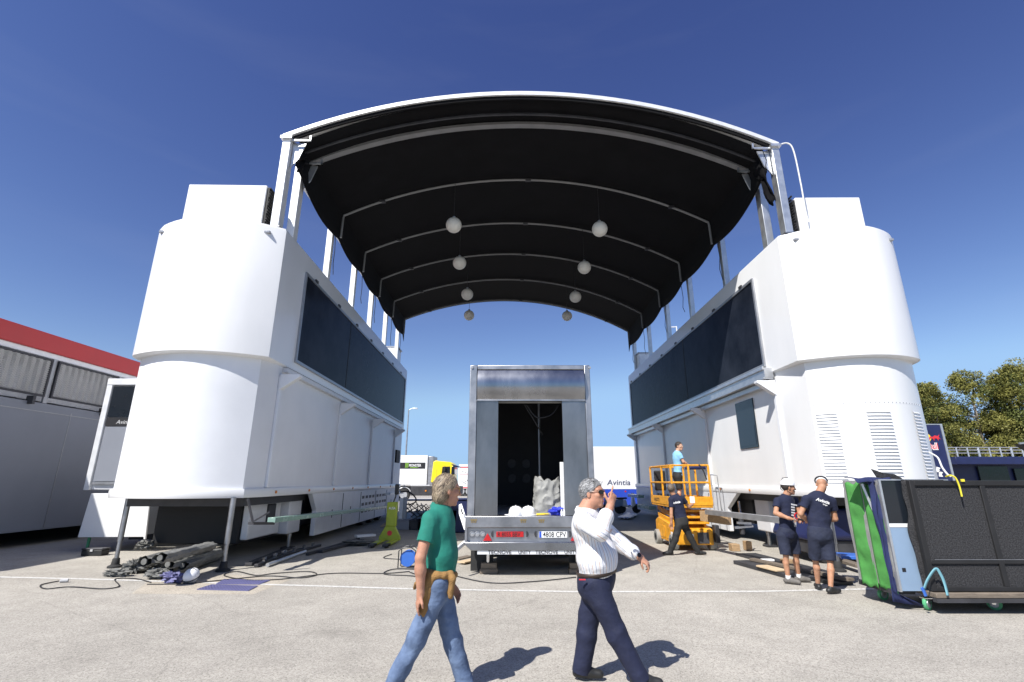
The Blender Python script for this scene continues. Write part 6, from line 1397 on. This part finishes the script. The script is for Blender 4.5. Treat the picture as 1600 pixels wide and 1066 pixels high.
# ---- man in the striped shirt
Ym = 4.85
J = JP(head=(926,771,Ym), neck=(915,799,Ym), pelvis=(932,905,Ym+.03), shR=(911,815,Ym-.19), shL=(930,812,Ym+.19), elR=(938,832,Ym-.36), elL=(972,852,Ym+.20), wrR=(954,789,Ym-.30), wrL=(1000,871,Ym+.12), tiR=(962,762,Ym-.30), tiL=(1021,889,Ym+.08),
       hpR=(934,925,Ym-.08), hpL=(928,922,Ym+.10), knR=(962,988,Ym-.10), knL=(917,990,Ym+.12), anR=(1000,1058,Ym-.12), anL=(909,1045,Ym+.14))
J['toR'] = J['anR']+V((.16,-.02,-.055)); J['toL'] = J['anL']+V((.15,-.02,-.05))
def mx_(root, q, RH, J, B, up):
    BF,BS,BU = B; glasses(root, q, RH); lips(root, q)
    b = MB(); c = J['pelvis']+up*.075
    for z0_, m in ((0,'belt'),):
        rows = [[c+BF*(.178)*math.cos(a)+BF*.014+BS*.205*math.sin(a)+up*z for a in [2*math.pi*t/40 for t in range(41)]] for z in (-.02,.02)]; b.grid(rows)
    b.build('belt', 'belt', root, recalc=False, solid=.006)
    b = MB(); pk = PY(910,906,Ym-.20); w0 = J['wrL'].lerp(J['elL'],.10); ax = (J['elL']-J['wrL']).normalized(); b.lathe(w0, [(.033,-.008),(.036,-.006),(.036,.010),(.033,.012)], 18, 0, ax); wt = b.build('watch', 'chrome', root)
    b = MB(); fc = w0+V((.0,-.036,.012)); b.lathe(fc, [(.019,0),(.019,.008)], 14, 0, (0,-.9,.4)); b.build('dial', 'ink_black', wt)
    b = MB(); b.box(tuple(pk+V((-.028,0,-.004))), tuple(pk+V((.028,.012,.004)))); b.build('pocket_tag', 'ink_red', root)
person('grey haired man in striped white shirt, navy trousers and sunglasses, one finger raised', J, (1,-.55,0), (1,-.6,-.02), hu=(.03,0,1), h=.0058, skinm='skin_ruddy', fat=.012, hscale=1.06, build=1.25, short=False, top='striped_shirt', bottom='trouser_navy', hair='hair_silver', comb=(-1.0,.1,-.35,.9,'strand_silver','strand_grey'), hairlen=.0,
       collar=True, untuck=-.055, sleeve=1.62, seed=14, belly=.05, extra=mx_, stripe=True, legr=1.2, hands={'R':{'n':V((-.55,.75,-.1)),'curl':1.25,'point':True,'thumb':1},'L':{'n':V((-.2,.3,-.9)),'curl':.8,'thumb':-1}})
# ---- helmeted worker
Yw = 9.15
J = JP(head=(1232,762,Yw), neck=(1228,776,Yw+.03), pelvis=(1230,831,Yw), shR=(1215,783,Yw-.02), shL=(1241,782,Yw+.16), elR=(1212,802,Yw-.10), elL=(1249,801,Yw+.12), wrR=(1233,810,Yw-.22), wrL=(1249,811,Yw-.10), tiR=(1245,812,Yw-.22), tiL=(1249,813,Yw-.26),
       hpR=(1223,838,Yw), hpL=(1238,838,Yw+.08), knR=(1228,869,Yw-.02), knL=(1244,867,Yw+.10), anR=(1232,905,Yw+.02), anL=(1248,902,Yw+.17))
for s_ in 'RL': J['an'+s_].z = .08; J['to'+s_] = J['an'+s_]+V((.10,-.09,-.05)) if s_ == 'R' else J['an'+s_]+V((.14,-.03,-.05))
def hx(root, q, RH, J, B, up):
    F_,S_,U_ = RH; BF,BS,BU = B; glasses(root, q, RH, lens='lens_black', framem='black_plastic', wrap=True); lips(root, q)
    b = MB(); b.ball(q(-.012,0,.045), (.118,.118,.118), 24, 14, 0, Matrix((F_,S_*.82,U_*.98)).transposed()); b.v = [p if (p-q(0,0,.045)).dot(U_) > -.005 else p-U_*((p-q(0,0,.045)).dot(U_)+.005) for p in b.v]; hm = b.build('helmet', 'white_plastic', root)
    b = MB(); b.prism([q(.09+.045*math.cos(a),.075*math.sin(a),.045) for a in [math.pi*(-.5+i/12) for i in range(13)]], U_*.006); b.build('peak', 'white_plastic', hm)
    b = MB(); b.tube([q(-.02,.09,.04), q(-.05,.075,-.05), q(.03,.05,-.10)], .004, 6); b.tube([q(-.115,-.03,.05), q(-.125,-.02,-.03), q(-.10,0,-.06)], .007, 6); b.tube([q(-.12,.0,.05), q(-.09,.0,.16), q(0,.0,.175)], .006, 6); b.build('strap', 'black_plastic', hm)
    ctr = J['neck'].lerp(J['pelvis'],.35)+BF*.123
    b = MB()
    for i in range(5): c = ctr-BS*(-.02)+up*(.075-.045*i); b.prism([c+BS*x_+up*z_+BF*.006 for x_,z_ in ((-.06,-.012),(.03,-.012),(.03,.014),(-.06,.014))], BF*.003)
    for x_ in (-.035,-.0): c = ctr-up*.19+BS*x_; b.prism([c+BS*a+up*z_+BF*.018 for a,z_ in ((-.010,-.10),(.010,-.10),(.010,.06),(-.010,.06))], BF*.003)
    c = ctr+up*.075-BS*.085; b.prism([c+BS*x_+up*z_-BF*.002 for x_,z_ in ((-.03,-.008),(.03,-.008),(.03,.014),(-.03,.014))], BF*.003)
    b.each('shirt_print', 'ink_white', root)
person('worker in white helmet, navy T-shirt with white print and navy shorts, holding a red tool', J, (.45,-.9,0), (1,-.25,-.08), h=.008, skinm='skin_tan', short=True, hair='hair_dark', shoe='shoe_grey', sock='sock_white', untuck=.11, seed=21, extra=hx, belly=.01, legr=1.02,
       hands={'R':{'n':V((0,.3,-1)),'curl':.9},'L':{'n':V((-.3,.2,-1)),'curl':.9}})
c = PY(1248,811,Yw-.27); o = thing('red_clamp_tool', 'small red and black hand tool in the helmeted worker\'s hands', 'tool', c)
b = MB(); b.tube([c+V((.055*math.cos(a)-.01, 0, .045+.05*math.sin(a))) for a in [math.pi*(.1+1.4*i/10) for i in range(11)]], .011, 8); b.build('ring_handle', 'red_plastic', o); b = MB(); b.beam(c+V((-.02,0,.0)), c+V((.10,-.02,-.03)), .03,.035); b.build('body', 'black_plastic', o, bevel=.005); b = MB(); b.cyl(c+V((.06,0,-.045)), c+V((.10,-.01,.01)), .013, n=10); b.build('knob', 'red_plastic', o)
# ---- worker with back turned
Yk = 8.5
J = JP(head=(1284,757,Yk+.04), neck=(1279,772,Yk+.02), pelvis=(1281,830,Yk), shL=(1260,781,Yk), shR=(1299,783,Yk), elL=(1251,803,Yk+.02), elR=(1305,811,Yk+.02), wrL=(1262,815,Yk+.16), wrR=(1294,812,Yk+.18), tiL=(1268,813,Yk+.28), tiR=(1285,812,Yk+.28),
       hpL=(1273,840,Yk), hpR=(1291,841,Yk), knL=(1274,875,Yk+.12), knR=(1297,878,Yk-.02), anL=(1278,912,Yk+.20), anR=(1298,920,Yk-.10))
for s_ in 'RL': J['an'+s_].z = .08
J['toL'] = J['anL']+V((.04,.12,-.05)); J['toR'] = J['anR']+V((.13,.04,-.05))
def kx(root, q, RH, J, B, up):
    F_,S_,U_ = RH; BF,BS,BU = B
    b = MB(); b.tube([q(-.016+.110*math.cos(a), .088*math.sin(a), .028+.0*math.cos(a)+.035) for a in [2*math.pi*i/24 for i in range(25)]], .012, 8); cp = b.build('cap_band', 'black_plastic', root)
    b = MB(); b.ball(q(-.014,0,.06), (.104,.084,.075), 24, 14, 0, Matrix((F_,S_,U_)).transposed()); b.build('cap_crown', 'white_plastic', cp)
    ctr = J['neck'].lerp(J['pelvis'],.30)-BF*.126
    for s_, dz, hh, w0, sh_ in (('Avintia',.06,.05,.21,.35),('Grupo',.022,.022,.07,.2)):
        tb = text(s_, 'x', root, 'ink_white', V((0,0,0)), (1,0,0),(0,0,1), hh, width=w0, bold=.03, shear=sh_, align='LEFT', body_only=True)
        xo_ = -w0/2 if s_ == 'Avintia' else .0
        b = MB(); b.v = [ctr+BS*(p.x+xo_)+up*(p.z+dz-.02-.16*(p.x+xo_))-BF*(.010-.9*(p.x+xo_)**2) for p in tb.v]; b.f = tb.f; b.m = tb.m; b.g = tb.g; b.build('shirt_lettering', 'ink_white', root, recalc=False, smooth=0)
person('worker seen from behind in cap, navy T-shirt with white back lettering and navy shorts', J, (.12,1,0), (.45,.8,-.75), hu=(.3,.55,1), h=.008, skinm='skin_tan', short=True, hair=None, shoe='shoe_black', untuck=.13, seed=33, extra=kx, build=1.1, belly=.012, legr=1.08,
       hands={'R':{'n':V((0,0,-1)),'curl':.9},'L':{'n':V((0,0,-1)),'curl':.9}})
# ---- man in black T-shirt walking to the lift
Yb_ = 12.5
J = JP(head=(1049,764,Yb_), neck=(1054,776,Yb_), pelvis=(1064,812,Yb_), shL=(1049,781,Yb_-.04), shR=(1066,779,Yb_+.06), elL=(1049,803,Yb_-.08), elR=(1076,792,Yb_+.12), wrL=(1049,818,Yb_-.06), wrR=(1081,789,Yb_+.25), tiL=(1050,825,Yb_-.03), tiR=(1082,786,Yb_+.35),
       hpL=(1061,819,Yb_-.03), hpR=(1068,819,Yb_+.05), knL=(1055,843,Yb_-.03), knR=(1079,841,Yb_+.05), anL=(1047,863,Yb_), anR=(1091,864,Yb_+.05))
for s_ in 'RL': J['an'+s_].z = .08
J['toL'] = J['anL']+V((-.15,-.02,-.05)); J['toR'] = J['anR']+V((.14,-.02,-.05))
def bx_(root, q, RH, J, B, up):
    BF,BS,BU = B; ctr = J['neck'].lerp(J['pelvis'],.28)-BF*.125
    tb = text('Avintia', 'x', root, 'ink_white', V((0,0,0)), (1,0,0),(0,0,1), .055, width=.2, bold=.03, shear=.3, body_only=True)
    b = MB(); b.v = [ctr+BS*(p.x-.10)+up*(p.z+.0)-BF*(.012-.9*(p.x-.1)**2) for p in tb.v]; b.f = tb.f; b.m = tb.m; b.g = tb.g; b.build('shirt_lettering', 'ink_white', root, recalc=False, smooth=0)
person('man in black T-shirt and black trousers stepping past the scissor lift, seen from behind', J, (.35,1,0), (.6,1,.15), h=.010, skinm='skin_tan', short=False, top='tee_navy', bottom='trouser_black', hair='hair_brown', hairlen=.0, untuck=.03, seed=41, extra=bx_, hands={'L':{'curl':.6},'R':{'curl':.5}}, legr=1.0)
# ---- man standing on the lift
Yl = 14.1; zfl = 1.085
J = JP(head=(1061,697.5,Yl), neck=(1058,707,Yl), pelvis=(1059,741,Yl), shL=(1055,710,Yl+.12), shR=(1062,711,Yl-.14), elL=(1068,723,Yl+.1), elR=(1068,722,Yl-.18), wrL=(1078,729,Yl+.12), wrR=(1077,728,Yl-.10), tiL=(1083,731,Yl+.12), tiR=(1082,730,Yl-.08),
       hpL=(1058,746,Yl+.08), hpR=(1060,746,Yl-.08), knL=(1062,766,Yl+.10), knR=(1062,766,Yl-.09), anL=(1063,785,Yl+.10), anR=(1062,786,Yl-.10))
for s_ in 'RL': J['an'+s_].z = zfl+.08; J['to'+s_] = J['an'+s_]+V((.14,-.03,-.05))
def lx(root, q, RH, J, B, up): eyes(root, q); lips(root, q)
person('man in light blue T-shirt and black shorts standing on the scissor lift platform', J, (1,.15,0), (.7,-.75,-.05), h=.010, skinm='skin_light', short=True, top='tee_blue', bottom='trouser_black', hair='hair_dark', untuck=.05, seed=52, extra=lx, lift=zfl, sock='sock_white',
       hands={'R':{'n':V((0,0,-1)),'curl':.5},'L':{'n':V((0,0,-1)),'curl':.5}})
